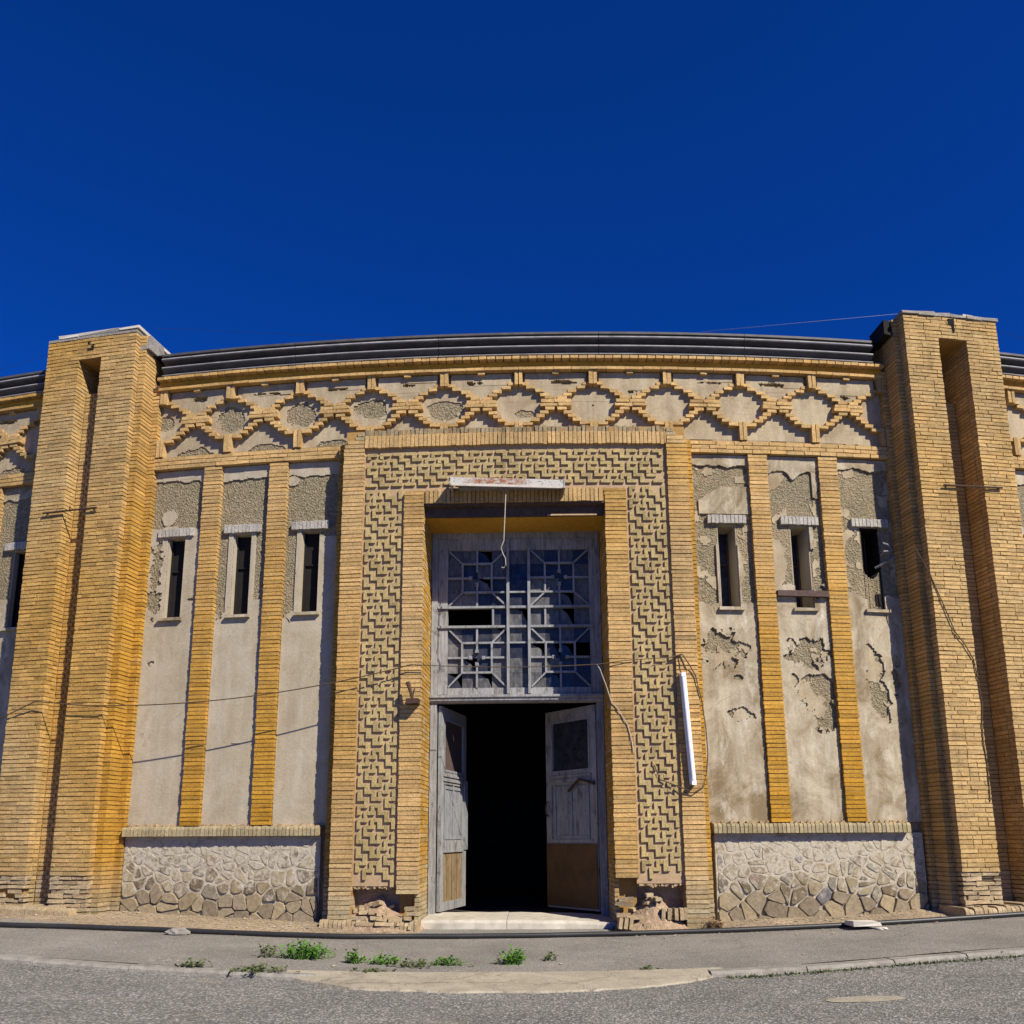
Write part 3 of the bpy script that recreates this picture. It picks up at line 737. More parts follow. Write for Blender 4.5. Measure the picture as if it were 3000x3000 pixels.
# sill course: rounded bricks on edge
def rowlock(kind, par, s0, s1, d0, d1, z0, z1, pitch=.0605, kd_='grey', r=.03, jz=.006):
    a = s0
    while a < s1 - .02:
        L = pitch * rnd.uniform(.9, 1.08); dz_ = rnd.uniform(-jz, jz); dd_ = rnd.uniform(-.008, .006)
        zb = z0(a) if callable(z0) else z0; zt = (z1(a) if callable(z1) else z1) + dz_; f = d1 + dd_
        pr = [(d0, zb), (f, zb), (f, zt - r * 1.3), (f - r * .4, zt - r * .4), (f - r * 1.4, zt), (d0, zt)]
        lo, hi = a + .005, min(a + L, s1) - .005
        P = [(lo, *p) for p in pr] + [(hi, *p) for p in pr]; k = len(pr)
        F = [tuple(range(k))[::-1], tuple(range(k, 2 * k))] + [(i, (i + 1) % k, k + (i + 1) % k, k + i) for i in range(k)]
        ST.add(kind, par, P, F, tint(kd_, 3)); a += L
for a, b in ((BAYL[0] + .04, -2.93), (2.5, 5.33)):
    x = MB(); x.strip(a + .01, b - .01, -.02, .15, 1.285, 1.395); sl_ = x.build('sill_ledge', M_PINK, B)
    rowlock('sill_brick', sl_, a, b, 0, .185, 1.275, 1.41)
    x = MB()
    n = 60; P = []
    for i in range(n):                                    # crumbs of mortar along the top of the ledge
        a_ = a + (b - a) * (i + rnd.random()) / n; h = rnd.uniform(.004, .022); x.box(a_ - .02, a_ + .02, .0, .05, 1.40, 1.425 + h, j=.01)
    x.build('mortar_fillet', M_PINK, sl_, 'stuff')

# ------------------------------------------------------------------ portal
FD = .34
m = MB()
m.box(-2.84, -2.735, -.45, .18, -.3, 7.10); m.box(2.355, 2.44, -.45, .18, -.3, 7.10)              # outer step
m.box(-2.725, -2.425, -.45, FD - .011, -.3, 6.96); m.box(2.045, 2.345, -.45, FD - .011, -.3, 6.96)     # outer frame
m.strip(-2.70, 2.32, -.45, FD - .016, 6.962, 7.225)
m.box(-1.80, -1.535, -.40, FD - .011, .515, 6.05); m.box(1.125, 1.415, -.40, FD - .011, .715, 6.05); m.box(-1.80, -1.54, -.40, .12, -.1, .514); m.box(1.13, 1.415, -.4, .12, -.1, .714)
m.strip(-1.80, 1.415, -.4, FD - .016, 6.052, 6.25)
por = m.build('portal_frame', M_MORTAR, B)
def headers(s0, s1, d0, z0, z1, d1, kd_, kind='header_brick', par=None, miss=None, jd=.005):
    z = z0
    while z < z1 - .02:
        h = min(CH, z1 - z) - .0092
        if not (miss and miss(z)):
            ST.box(kind, par or por, s0 + rnd.uniform(-.004, .004), s1 + rnd.uniform(-.004, .004), d0, d1 + rnd.uniform(-jd, jd * .8), z + .002, z + h, tint(kd_, z, s0), .003)
        z += CH
headers(-2.73, -2.425, .1, .05, 6.955, FD, 'peach'); headers(2.042, 2.35, .1, .05, 6.955, FD, 'peach')
headers(-2.845, -2.736, 0, .03, 7.09, .195, 'orange'); headers(2.352, 2.445, 0, .05, 7.09, .195, 'orange')
headers(-1.81, -1.522, .2, .50, 6.24, FD, 'peach'); headers(1.11, 1.424, .2, .70, 6.24, FD, 'peach')
def soldiers(s0, s1, d0, z0, z1, two=None, lift=0):
    a = s0
    while a < s1 - .02:
        L = .0612 * rnd.uniform(.95, 1.05); b = min(a + L, s1)
        if two:
            ST.box('soldier_brick', por, a + .005, b - .005, d0, FD + .006 + rnd.uniform(-.005, .005), z0 + rnd.uniform(-.006, .006), two, tint('peach', 5))
            ST.box('soldier_brick', por, a + .008, b - .010, d0, FD - .006 + rnd.uniform(-.01, .008), two + .004, z1 + rnd.uniform(-.02, .008), shade((.33, .265, .16), .7, 1.1), .006)
        else:
            ST.box('soldier_brick', por, a + .005, b - .005, d0, FD + .006 + rnd.uniform(-.005, .005), z0 + rnd.uniform(-.005, .005), z1 + rnd.uniform(-.012, .006), tint('peach', 5))
        a = b
soldiers(-2.42, 2.04, .1, 6.95, 7.235, 7.14)
for q, a in ((1, -2.72), (-1, 2.34)):                      # stepped corners
    lo, hi = sorted((a, a + q * .29)); 
    for k in range(2): ST.box('soldier_brick', por, lo + .04 * k * (q > 0), hi - .04 * k * (q < 0), .1, FD + .004, 6.96 + k * .061, 7.013 + k * .061, tint('peach', 5))
    lo, hi = sorted((a + q * .16, a + q * .29)); 
    for k in range(2): ST.box('soldier_brick', por, lo + .03 * k * (q > 0), hi - .03 * k * (q < 0), .1, FD + .002, 7.085 + k * .061, 7.138 + k * .061, tint('grey', 5))
soldiers(-1.50, 1.09, .2, 6.045, 6.255)
# reveal of the doorway: painted courses, and the beam over it
m = MB(); m.box(-2.3, -1.53, -.62, .0, -.3, 6.05); m.box(1.118, 1.9, -.62, .0, -.3, 6.05); m.build('jamb_wall', M_OCHRE, B)
def jamb(sface, q, z0):
    z = z0; i = 0
    while z < 5.86:
        for a, b in (((-.55, -.27), (-.26, .01), (.02, .215)) if i % 2 else ((-.55, -.41), (-.40, -.13), (-.12, .215))):
            lo, hi = sorted((sface - q * .06, sface + q * rnd.uniform(-.003, .003)))
            ST.box('jamb_brick', por, lo, hi, a, b, z + .003, z + CH - .007, tint('orange' if rnd.random() < .8 else 'tan', z), .002)
        z += CH; i += 1
jamb(-1.522, 1, .14); jamb(1.108, -1, .14)
x = MB(); x.box(-1.6, 1.2, -.62, .17, 5.868, 6.046); x.build('door_beam', M_OCHRE, B)
x = MB(); x.box(-1.53, 1.12, .172, .205, 5.872, 6.044); x.box(-1.51, 1.10, .206, .325, 6.02, 6.043); x.build('shaded_beam_face', M_RUSTB, B)  # dark brown instead of ochre: shade painted on the beam's face
x = MB(); x.box(.28, 1.0, .205, .235, 5.862, 5.882, j=.003); x.build('beam_sun_strip', M_PINK, B)  # added pale strip stands in for a sliver of sunlight on the beam

# relief panels: interlocking key pattern of brick strips
m = MB()
RD = .285
m.box(-2.43, -1.795, -.3, RD, .60, 6.95); m.box(1.40, 2.05, -.3, RD, .62, 6.95); m.strip(-1.797, 1.402, -.3, RD, 6.24, 6.96)
rel = m.build('relief_panel', M_PINK, B)
G = .0957; TW = .051; RH_ = .030
def key_pieces():
    out = []
    for r in range(-4, 80):
        for c in range(6):
            vert = (r % 2 == 0 and c in (0, 2, 3, 5)) or (r % 2 == 1 and c in (1, 4))
            if vert: out.append((c, r))
    return out
HZ = {0: (0, 2, 4), 1: (1, 3), 2: (0, 2, 4), 3: (1, 3), 4: (1, 3), 5: (0, 2, 4), 6: (1, 3), 7: (0, 2, 4)}
def relief(x0, ztop, zmin, horiz=False, n=68, xmax=None, drop=None):
    for c, r in key_pieces():
        if r < 0 or r >= n: continue
        def node(cc, rr):
            return (x0 + cc * G, ztop - rr * G) if not horiz else (x0 + rr * G, ztop - cc * G)
        ps = []
        (ax, az), (bx, bz) = node(c, r), node(c, r + 1)
        ps.append((min(ax, bx) - TW / 2, max(ax, bx) + TW / 2, min(az, bz) - TW / 2, max(az, bz) + TW / 2))
        for rr in (r, r + 1):
            if c in HZ[rr % 8]:
                (ax, az), (bx, bz) = node(c, rr), node(c + 1, rr)
                if not horiz: ps.append((ax + TW / 2, bx - TW / 2, az - TW / 2, az + TW / 2))
                else: ps.append((ax - TW / 2, ax + TW / 2, bz + TW / 2, az - TW / 2))
        if drop and drop((ps[0][0] + ps[0][1]) / 2, ps[0][2]): continue
        if xmax and ps[0][1] > xmax: continue
        P = []; F = []; fd = RD + RH_ + rnd.uniform(-.004, .004)
        for (a, b, e, f) in ps:
            if f - e < .002: continue
            k = len(P); j = .0022
            P += [(u + rnd.uniform(-j, j), d + rnd.uniform(-.002, .002), v + rnd.uniform(-j, j)) for u, d, v in box_pts(a + .001, b - .001, RD - .02, fd, e + .001, f - .001)]
            F += [tuple(i + k for i in q) for q in BOXF]
        ST.add('relief_brick', rel, P, F, tint('relief', 3))
dropL = lambda s, z: z < .60 + .10 * (abs(s + 2.1) < .12) + .05 * n2(s, 0, 9)
dropR = lambda s, z: z < .64 + .08 * (abs(s - 1.75) < .15) + .05 * n2(s, 0, 9)
x = MB()
for a, b, zb in ((-2.42, -1.80, .60), (1.41, 2.04, .62)):      # ragged lower edge of the panels
    for k in range(26):
        q = a + (b - a) * k / 26; h = .02 + .10 * abs(n2(q, 1, 6)) ; x.box(q, q + (b - a) / 26 + .004, .10 + .1 * rnd.random(), RD - rnd.uniform(.003, .03), zb - h, zb + .01, j=.006)
x.build('ragged_edge', M_PINK, B)
relief(-2.355, 6.26, .6, drop=dropL); relief(1.495, 6.26, .6, drop=dropR)
relief(-2.355, 6.845, 0, horiz=True, n=45, xmax=2.03)

# broken foot of the portal
def mound(name, s0, s1, d0, d1, hf, mt, par):
    ns, nd = 46, 12; P = []; F = []
    for i in range(ns + 1):
        for k in range(nd + 1):
            a = s0 + (s1 - s0) * i / ns; t = k / nd; d = d0 + (d1 - d0) * t
            h = hf(a) * (1 - t ** 1.5) + .03 * n2(a, d * 2, 9, 1) * (1 - t * .5)
            P.append(W(a, d, gz(a, d) + h - .02))
    for i in range(ns):
        for k in range(nd): b = i * (nd + 1) + k; F.append((b, b + nd + 1, b + nd + 2, b + 1))
    return link(name, make_mesh(name, P, F, mt), par)
x = MB(); x.box(-2.43, -1.53, -.3, .06, -.3, .62); x.box(1.12, 2.05, -.3, .06, -.3, .68); x.build('broken_foot', M_MUD, B)
mound('crumbled_heap', -2.5, -1.45, .0, .52, lambda a: float(np.interp(a, [-2.5, -2.3, -2.05, -1.9, -1.7, -1.45], [.28, .36, .50, .33, .2, .06])), M_MUD, B)
mound('crumbled_heap', 1.08, 2.12, .0, .55, lambda a: float(np.interp(a, [1.08, 1.3, 1.6, 1.75, 1.95, 2.12], [.1, .22, .52, .42, .2, .05])), M_MUD, B)
def loose(s, d, z, L=.24, h=.05, wd=.11, yaw=0, roll=0):
    c = Vector(W(s, d, z)); A = Matrix.Rotation(-s / R0 + yaw, 3, 'Z') @ Matrix.Rotation(roll, 3, 'Y')
    P = [tuple(A @ Vector(((a - .5) * L * rnd.uniform(.92, 1), (b - .5) * wd * rnd.uniform(.9, 1), (e - .5) * h * rnd.uniform(.85, 1)))) for a, b, e in [(0, 0, 0), (1, 0, 0), (1, 0, 1), (0, 0, 1), (0, 1, 0), (1, 1, 0), (1, 1, 1), (0, 1, 1)]]
    link('fallen_brick', make_mesh('fallen_brick', P, BOXF, MB_BRICK, [tint('earth', 3)] * 8), B, None, c)
for a in ((-2.26, .30, .26, .12), (-2.12, .33, .26, .1), (-2.3, .36, .19, .24), (-2.02, .37, .19, .26), (-1.8, .36, .17, .22), (-2.2, .4, .12, .25), (-1.95, .41, .12, .26), (-1.64, .37, .19, .1), (-1.62, .33, .31, .14), (-1.6, .33, .25, .14),
          (1.22, .31, .36, .25), (1.25, .29, .42, .2), (1.2, .33, .16, .16), (1.33, .36, .19, .2), (1.2, .34, .22, .2), (1.5, .4, .1, .12), (1.66, .30, .42, .08), (1.56, .26, .47, .1)):
    loose(a[0], a[1], a[2], a[3], yaw=rnd.uniform(-.25, .25), roll=rnd.uniform(-.08, .08))
for k in range(26):
    q = rnd.choice((-1, 1)); s_ = rnd.uniform(-2.4, -1.55) if q < 0 else rnd.uniform(1.15, 2.02); dd_ = rnd.uniform(.1, .42); base_ = float(np.interp(s_, [-2.5, -2.3, -2.05, -1.9, -1.7, -1.45, 1.08, 1.3, 1.6, 1.75, 1.95, 2.12], [.28, .36, .50, .33, .2, .06, .1, .22, .52, .42, .2, .05])) * (1 - (dd_ / .55) ** 1.5)
    loose(s_, dd_, base_ + .02, rnd.uniform(.05, .16), rnd.uniform(.03, .06), rnd.uniform(.05, .1), rnd.uniform(-1, 1), rnd.uniform(-.4, .4))
for s_ in (1.72, 1.80, 1.88, 1.96, 2.02): loose(s_, .36, .23, .05, .16, .12, rnd.uniform(-.2, .2), rnd.uniform(-.1, .1))
for s_ in (1.14, 1.21, 1.27): loose(s_, .42, .12, .05, .15, .12, rnd.uniform(-.3, .3), rnd.uniform(-.2, .2))
x = MB(); x.box(-2.8, -1.5, 0, .36, -.1, gz(-2.2) + .05); f_ = x.build('base_course', M_PINK, B)
rowlock('base_brick', f_, -2.82, -1.5, .1, .43, lambda a: gz(a) - .05, lambda a: gz(a) + .135, .064, 'earth', .035, .02)

# ------------------------------------------------------------------ piers
def pier(c, hw, gw, P, G_, steps, ztop, slot, side_in):
    """c centre, hw half width, gw half groove, P depth, G_ groove depth, steps [(lateral, depth)], slot (z of the opening's foot)"""
    core = MB(); e = .011
    ZG = 8.73
    for a, b in ((c - hw + e, c - gw - e), (c + gw + e, c + hw - e)):
        core.box(a, b, -.4, P - e, .74, ztop - .01); core.box(a + .03, b - .03, -.4, P - .06, -.3, .739)
    core.box(c - gw - e + .001, c + gw + e - .001, -.4, P - G_ - e, -.3, slot); core.box(c - gw - e + .001, c + gw + e - .001, -.4, P - e - .001, ZG + .01, ztop - .012)
    for i, (lat, dep) in enumerate(steps):
        p0 = 0 if i == 0 else steps[i - 1][0]
        for q in (-1, 1):
            a, b = sorted((c + q * (hw + p0 - e), c + q * (hw + lat - e))); core.box(a, b, -.4, dep - e, -.3, (ztop - .05) if i == 0 else 8.38)
    p = core.build('pier', M_MORTAR, B)
    x = MB(); x.box(c - gw - .01, c + gw + .01, -.39, -.2, slot, ZG + .01); x.build('slot_opening', M_DARK, p)  # black block paints the dark of the open slot
    z = -.05; i = 0; lean = rnd.uniform(0, 1)
    while z < ztop - .03:
        h = CH - .0098; zz0, zz1 = z + .003 + rnd.uniform(-.001, .001), z + h
        if zz1 > gz(c) - .02:
            worn = z < .72
            k1 = 'tan'
            def kk(): 
                if worn: return 'earth'
                return 'tan'
            jj = .0035 if not worn else .008; dj = .004 if not worn else .014
            spans = [(c - hw, c + hw)] if z > ZG else [(c - hw, c - gw), (c + gw, c + hw)]
            for a, b in spans:                        # faces
                n = a - rnd.choice((0, .13, .19)) * (1 if i % 2 else .4)
                while n < b - .015:
                    L = rnd.choice((.262, .262, .255, .27, .13)) if not worn else rnd.uniform(.15, .28)
                    lo, hi = max(n, a), min(n + L, b)
                    if b - hi < .05: hi = b
                    if hi - lo > .03:
                        if not (worn and rnd.random() < .05):
                            ST.box('brick', p, lo + (.0 if lo == a else .004), hi - (.0 if hi == b else .004), P - .12, P + rnd.uniform(-dj, dj * .6) - (.012 if worn else 0), zz0, zz1, tint(kk(), z, lo), jj)
                    n = hi if hi == b else n + L
                    if hi == b: break
            o_ = 'orange' if side_in else 'tan'
            for q in (-1, 1):                         # outer sides, down to the first step
                dep = steps[0][1]; d_ = P - .125; fc = c + q * hw
                while d_ > dep - .01:
                    L = .26 if (i + int(d_ * 9)) % 2 else .13; lo = max(d_ - L, dep - .02)
                    a, b = sorted((fc - q * .07, fc + q * rnd.uniform(-.003, .003)))
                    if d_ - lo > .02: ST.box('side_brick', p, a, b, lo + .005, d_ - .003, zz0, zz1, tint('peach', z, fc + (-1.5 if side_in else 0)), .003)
                    d_ = lo
                    if lo <= dep - .019: break
                for s_i, (lat, dep) in enumerate(steps):   # step faces
                    if z > 8.36 and s_i: continue
                    p0 = 0 if s_i == 0 else steps[s_i - 1][0]; nx = steps[s_i + 1][1] if s_i + 1 < len(steps) else .0
                    a, b = sorted((c + q * (hw + p0), c + q * (hw + lat) + rnd.uniform(-.003, .003)))
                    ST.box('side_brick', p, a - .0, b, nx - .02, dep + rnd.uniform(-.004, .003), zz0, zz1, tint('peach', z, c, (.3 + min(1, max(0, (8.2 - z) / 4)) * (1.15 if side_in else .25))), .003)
            if z < ZG - .03:                           # groove: back and sides
                if z < slot - .02:
                    n = c - gw + .004
                    for a, b in (((c - gw, c - .02), (c - .012, c + gw)) if i % 2 else ((c - gw, c - gw + .13), (c - gw + .137, c + gw))):
                        ST.box('side_brick', p, a + .006, b - .006, P - G_ - .06, P - G_ + rnd.uniform(-.004, .003), zz0, zz1, tint(kk(), z, c), .003)
                for q in (-1, 1):
                    d_ = P - .125; fc = c + q * gw; dl = P - G_ if z < slot - .02 else -.2
                    while d_ > dl + .01:
                        L = .26 if (i + int(d_ * 7)) % 2 else .13; lo = max(d_ - L, dl + .004)
                        a, b = sorted((fc + q * .06, fc + q * rnd.uniform(-.003, .003)))
                        if d_ - lo > .015: ST.box('side_brick', p, a, b, lo + .004, d_ - .003, zz0, zz1, tint('tan', z, c), .003)
                        d_ = lo
        z += CH; i += 1
    return p
pl = pier(PI_L, .79, .20, .52, .23, [(.11, .40), (.22, .12)], 9.13, 8.27, True)
pr = pier(PI_R, .78, .235, .60, .42, [(.09, .44), (.165, .14)], 9.12, 7.86, False)
x = MB()                                               # broken edge of the right slot
for k in range(9): x.box(PI_R - .22 + k * .05, PI_R - .17 + k * .05, .0, .17, 7.80, 7.86 + .05 * abs(n2(k * .7, 3, 1)) + .1 * (k < 3) * rnd.random(), j=.012)
x.build('broken_edge', M_MUD, pr)
# tops
for a, b, z in ((PI_L - .60, PI_L - .26, 9.16), (PI_L - .25, PI_L + .48, 9.165), (PI_L + .49, PI_L + .83, 9.17)):
    x = MB(); x.box(a, b, -.35, .53, z, z + .048, j=.012); x.build('coping_slab', M_WHITE, pl)
x = MB(); x.strip(PI_L - .79, PI_L + .80, -.4, .525, 9.115, 9.158, 4); x.build('coping_bed', M_KERB, pl)
x = MB()
for k in range(6): x.box(PI_R - .80 + k * .27, PI_R - .54 + k * .27, .3, .615 + rnd.uniform(-.01, .01), 9.115, 9.175 + rnd.uniform(-.012, .012), j=.008)
x.strip(PI_R - .84, PI_R + .78, -.4, .32, 9.112, 9.16, 4); x.build('coping_course', M_KERB, pr)
for a, d, z in ((PI_R - .28, .5, 9.20), (PI_R + .35, .5, 9.19), (PI_R + .5, .45, 9.18)):
    x = MB(); x.box(a - .07, a + .09, d - .1, d + .05, z - .02, z + .03, j=.02); x.build('mortar_lump', M_WHITE, pr)
for pp, c, P_, zz in ((pl, PI_L, .52, 8.97), (pr, PI_R, .60, 8.97)):      # spalled hole high on the face, its shade painted as a black plate
    x = MB(); x.box(c - .06, c + .07, P_ - .02, P_ + .006, zz - .09, zz + .08, j=.03); x.build('spalled_hole_shade', M_DARK, pp)
x = MB(); x.box(PI_R - .98, PI_R - .76, .0, .40, 8.84, 9.10, j=.03); x.build('bent_flashing', M_DARK, pr)
x = MB(); x.box(PI_L + .76, PI_L + .95, .0, .40, 8.86, 9.11, j=.02); x.build('rough_shoulder', M_KERB, pl)
# bricks on edge round the foot of the piers
for pp, a, b, dd_ in ((pl, PI_L - 1.2, PI_L + .66, .66), (pr, PI_R - .92, PI_R + 1.6, .78)):
    x = MB(); x.strip(a + .02, b - .02, 0, dd_ - .04, -.1, gz((a + b) / 2) + .03); q = x.build('base_course', M_PINK, B)
    rowlock('base_brick', q, a, b, .2, dd_, lambda s_: gz(s_) - .06, lambda s_: gz(s_) + .12, .066, 'earth', .035, .015)
x = MB(); x.box(PI_R - .5, PI_R - .1, .595, .603, .66, .668); x.build('joint_gap', M_DARK, pr)

# ------------------------------------------------------------------ door step, transom, leaves, room
for a0, a1 in ((-1.5, -.345), (-.338, 1.12)):           # two slabs, cracked apart
    m = MB(); P = []; F = []
    for i in range(9):
        a = a0 + (a1 - a0) * i / 8; f = .17 + .02 * n2(a, 1, 3); zt = .150 - (.05 * max(0, (a - .5)) if a > .5 else 0) + .012 * n2(a, 4, 2) + (.008 if a1 < 0 else 0)
        P += [(a, -.75, -.1), (a, f + .02, -.1), (a, f, zt - .05), (a, f - .03, zt - .01), (a, -.75, zt + .022)]
    for i in range(8):
        for q in range(5): F.append((i * 5 + q, i * 5 + (q + 1) % 5, (i + 1) * 5 + (q + 1) % 5, (i + 1) * 5 + q))
    F += [(4, 3, 2, 1, 0), (40, 41, 42, 43, 44)]
    m.raw(P, F); m.build('door_step', M_STEP, B)
x = MB(); x.prism(-1.55, 1.2, [(-.1, -.1), (.66, -.12), (.62, .002), (.1, .035), (-.1, .035)], 8); x.build('step_apron', M_PAVE, B)
TD = -.53
x = MB()
x.box(-1.512, -1.415, TD - .06, TD + .05, .13, 5.88); x.box(1.0, 1.10, TD - .06, TD + .05, .13, 5.88)
x.box(-1.413, .998, TD - .06, TD + .045, 5.77, 5.88)
x.box(-1.412, -1.262, TD - .05, TD + .03, 3.33, 5.768); x.box(.93, .998, TD - .05, TD + .03, 3.33, 5.768)
x.box(-1.26, .928, TD - .05, TD + .028, 5.585, 5.768); x.box(-1.26, .928, TD - .05, TD + .028, 3.322, 3.428)
tr = x.build('transom_window', M_WOOD, B); tr['label'] = 'tall grey wooden fanlight with geometric glazing bars'
x = MB(); x.prism(-1.512, 1.10, [(TD - .06, 3.20), (TD + .07, 3.20), (TD + .10, 3.23), (TD + .10, 3.262), (TD + .125, 3.275), (TD + .125, 3.31), (TD + .05, 3.322), (TD - .06, 3.322)], 3); x.build('transom_rail', M_WOOD, tr)
def bars(L, wd, d0, d1):
    for a, b in L:
        x = MB(); x.bar(a, b, wd, TD + d0, TD + d1); x.build('glazing_bar', M_WOODB, tr)
bars([((-.327, 3.33), (-.327, 5.76)), ((-.003, 3.33), (-.003, 5.76))], .042, -.02, .075)
bars([((-1.41, 4.365), (.995, 4.365)), ((-1.41, 4.670), (.995, 4.670))], .036, -.018, .066)
LC, RC = -.807, .47
for cx, x0, x1, hx in ((LC, -1.26, -.348, .228), (RC, .018, .93, .222)):
    for zlo, zhi in ((3.43, 4.347), (4.688, 5.585)):
        zc = (zlo + zhi) / 2; b0, b1 = zc - .228, zc + .228; q0, q1 = cx - hx, cx + hx
        bars([((q0 - .013, b0), (q1 + .013, b0)), ((q0 - .013, b1), (q1 + .013, b1))], .03, -.012, .035)
        bars([((q0, b0 + .015), (q0, b1 - .015)), ((q1, b0 + .015), (q1, b1 - .015))], .03, -.012, .034)
        bars([((x0 + .01, zlo + .01), (q0 - .012, b0 - .012)), ((x1 - .01, zlo + .01), (q1 + .012, b0 - .012)), ((x0 + .01, zhi - .01), (q0 - .012, b1 + .012)), ((x1 - .01, zhi - .01), (q1 + .012, b1 + .012))], .026, -.013, .03)
        bars([((cx, zlo), (cx, b0 - .015)), ((cx, b1 + .015), (cx, zhi)), ((x0, zc), (q0 - .015, zc)), ((q1 + .015, zc), (x1, zc))], .03, -.013, .031)
        bars([((q0 + .015, zc), (cx - .10, zc)), ((cx + .10, zc), (q1 - .015, zc)), ((cx, b0 + .015), (cx, zc - .10)), ((cx, zc + .10), (cx, b1 - .015))], .028, -.013, .03)
        for u, v in ((-.10, 0), (.10, 0), (0, -.10), (0, .10)):
            if rnd.random() < .85:
                x = MB(); x.box(cx + u - .026, cx + u + .026, TD - .012, TD + .042, zc + v - .026, zc + v + .026, j=.004); x.build('glazing_knob', M_WOODB, tr)
# square-lattice bars joining the two halves at mid height
bars([((-.56, 4.382), (-.56, 4.655)), ((.247, 4.382), (.247, 4.655))], .03, -.013, .034)
for zz in (3.43 + .6865, 4.688 + .22):
    bars([((-.305, zz), (-.026, zz))], .026, -.013, .033); bars([((-.565, zz), (-.35, zz)), ((.02, zz), (.25, zz))], .026, -.014, .032)
def pane(a, b, z0, z1):
    x = MB(); q = [rnd.uniform(-.004, .004) for _ in range(4)]; pt = box_pts(a, b, TD - .032, TD - .022, z0, z1)
    if rnd.random() < .1: pt[2] = (pt[2][0] - (b - a) * rnd.uniform(.2, .5), pt[2][1], pt[2][2] - (z1 - z0) * rnd.uniform(.1, .4)); pt[6] = (pt[2][0], pt[6][1], pt[2][2])   # a corner is gone
    x.raw([(p_[0], p_[1] + q[i % 4], p_[2]) for i, p_ in enumerate(pt)], BOXF); x.build('pane', GLASSES[rnd.choice([0, 0, 1, 1, 1, 2, 3])], tr)
for a, b in ((-1.262, -1.04), (-1.036, -.81), (-.806, -.582), (-.578, -.33), (-.324, -.006), (0, .246), (.25, .468), (.472, .69), (.694, .93)):
    for z0, z1 in ((3.427, 3.655), (3.659, 3.886), (3.89, 4.115), (4.119, 4.363), (4.367, 4.668), (4.672, 4.907), (4.911, 5.135), (5.139, 5.362), (5.366, 5.586)):
        if z0 == 4.367 and a < -.6: continue                     # this light has lost its glass
        if a > .69 and z0 in (3.89,): continue
        pane(a, b, z0, z1)
# room behind the door, dark
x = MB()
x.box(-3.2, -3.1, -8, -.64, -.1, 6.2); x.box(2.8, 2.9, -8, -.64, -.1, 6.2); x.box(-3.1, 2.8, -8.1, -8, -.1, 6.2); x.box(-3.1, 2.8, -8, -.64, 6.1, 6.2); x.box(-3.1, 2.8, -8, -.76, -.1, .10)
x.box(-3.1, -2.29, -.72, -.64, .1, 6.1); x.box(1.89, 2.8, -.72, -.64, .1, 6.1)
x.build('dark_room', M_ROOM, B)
def leaf(hs, ang, wd, hand, plank, label):
    """a door leaf hung at s=hs, swung inwards by ang from the closed line"""
    h0 = Vector(W(hs, TD - .03, 0)); t = hs / R0
    dirv = Vector((math.cos(t), math.sin(t), 0)) * hand; inn = Vector((-math.sin(t), math.cos(t), 0))
    u = dirv * math.cos(ang) + inn * math.sin(ang)
    nrm = inn.cross(Vector((0, 0, 1))); 
    nv = u.cross(Vector((0, 0, 1))) * (1 if hand > 0 else -1)   # towards the street side
    fn = lambda a, d, z: tuple(h0 + u * a + nv * d + Vector((0, 0, z)))
    zb, zt = .195, 3.17
    x = MB(fn)
    x.box(0, .13, -.025, .025, zb, zt); x.box(wd - .13, wd, -.025, .025, zb, zt)
    for a, b in ((zb, zb + .12), (1.02, 1.20), (2.02, 2.20), (zt - .16, zt)): x.box(.13, wd - .13, -.024, .024, a, b)
    L = x.build('door_leaf', M_WOOD, B); L['label'] = label
    x = MB(fn); x.box(.12, wd - .12, -.012, .004, 1.19, 2.03); x.build('door_panel', M_WOODB, L)
    for a in (.18, wd / 2 - .022, wd - .22):
        x = MB(fn); x.box(a, a + .04, .006, .021, 1.205, 2.015); x.build('panel_mould', M_WOODB, L)
    for z in (1.21, 1.95):
        x = MB(fn); x.box(.225, wd - .225, .005, .019, z, z + .045); x.build('panel_mould', M_WOODB, L)
    x = MB(fn); x.box(.1, wd - .1, .025, .042, 2.06, 2.10); x.box(.1, wd - .1, .025, .042, 2.13, 2.16); x.build('lock_rail_mould', M_WOOD, L)
    x = MB(fn); x.box(.12, wd - .12, -.008, -.002, 2.19, 3.02); x.build('door_glass', M_RUSTB if hand > 0 else M_GLASS, L)
    x = MB(fn)
    for a, b, e, f in ((.13, .165, 2.2, 3.01), (wd - .165, wd - .13, 2.2, 3.01), (.165, wd - .165, 2.2, 2.235), (.165, wd - .165, 2.975, 3.01)): x.box(a, b, -.001, .032, e, f)
    x.build('glass_bead', M_WOODB, L)
    if plank:
        x = MB(fn); x.box(.01, wd - .01, .027, .04, zb + .03, 1.14); x.build('plywood_sheet', M_PLY, L)
        x = MB(fn); x.tube([(.02, .05, 2.0), (.3, .1, 2.08), (.62, .04, 1.92)], .022); x.build('door_strut', M_IRON, L)
        x = MB(fn); x.tube([(wd - .07, .05, 1.55), (wd - .07, .1, 1.6), (wd - .07, .1, 1.72), (wd - .07, .05, 1.77)], .014); x.build('door_handle', M_IRON, L)
    else:
        x = MB(fn); x.box(.12, wd - .12, -.016, .0, zb + .11, 1.03); x.build('lower_panel', M_BOARD, L)
        x = MB(fn)
        for a in (.36, .60, .84): x.box(a, a + .008, .001, .004, zb + .13, 1.01)
        x.build('board_gap', M_RUSTB, L)
        x = MB(fn); x.box(wd - .12, wd + .03, .026, .045, 1.05, 2.12); x.build('cover_strip', M_WOODB, L)
leaf(-1.37, R(79), 1.24, 1, False, 'left door leaf, sunlit below, swung far inwards'); leaf(.995, R(54), 1.18, -1, True, 'right door leaf in shade with a brown plywood sheet')
ST.flush()
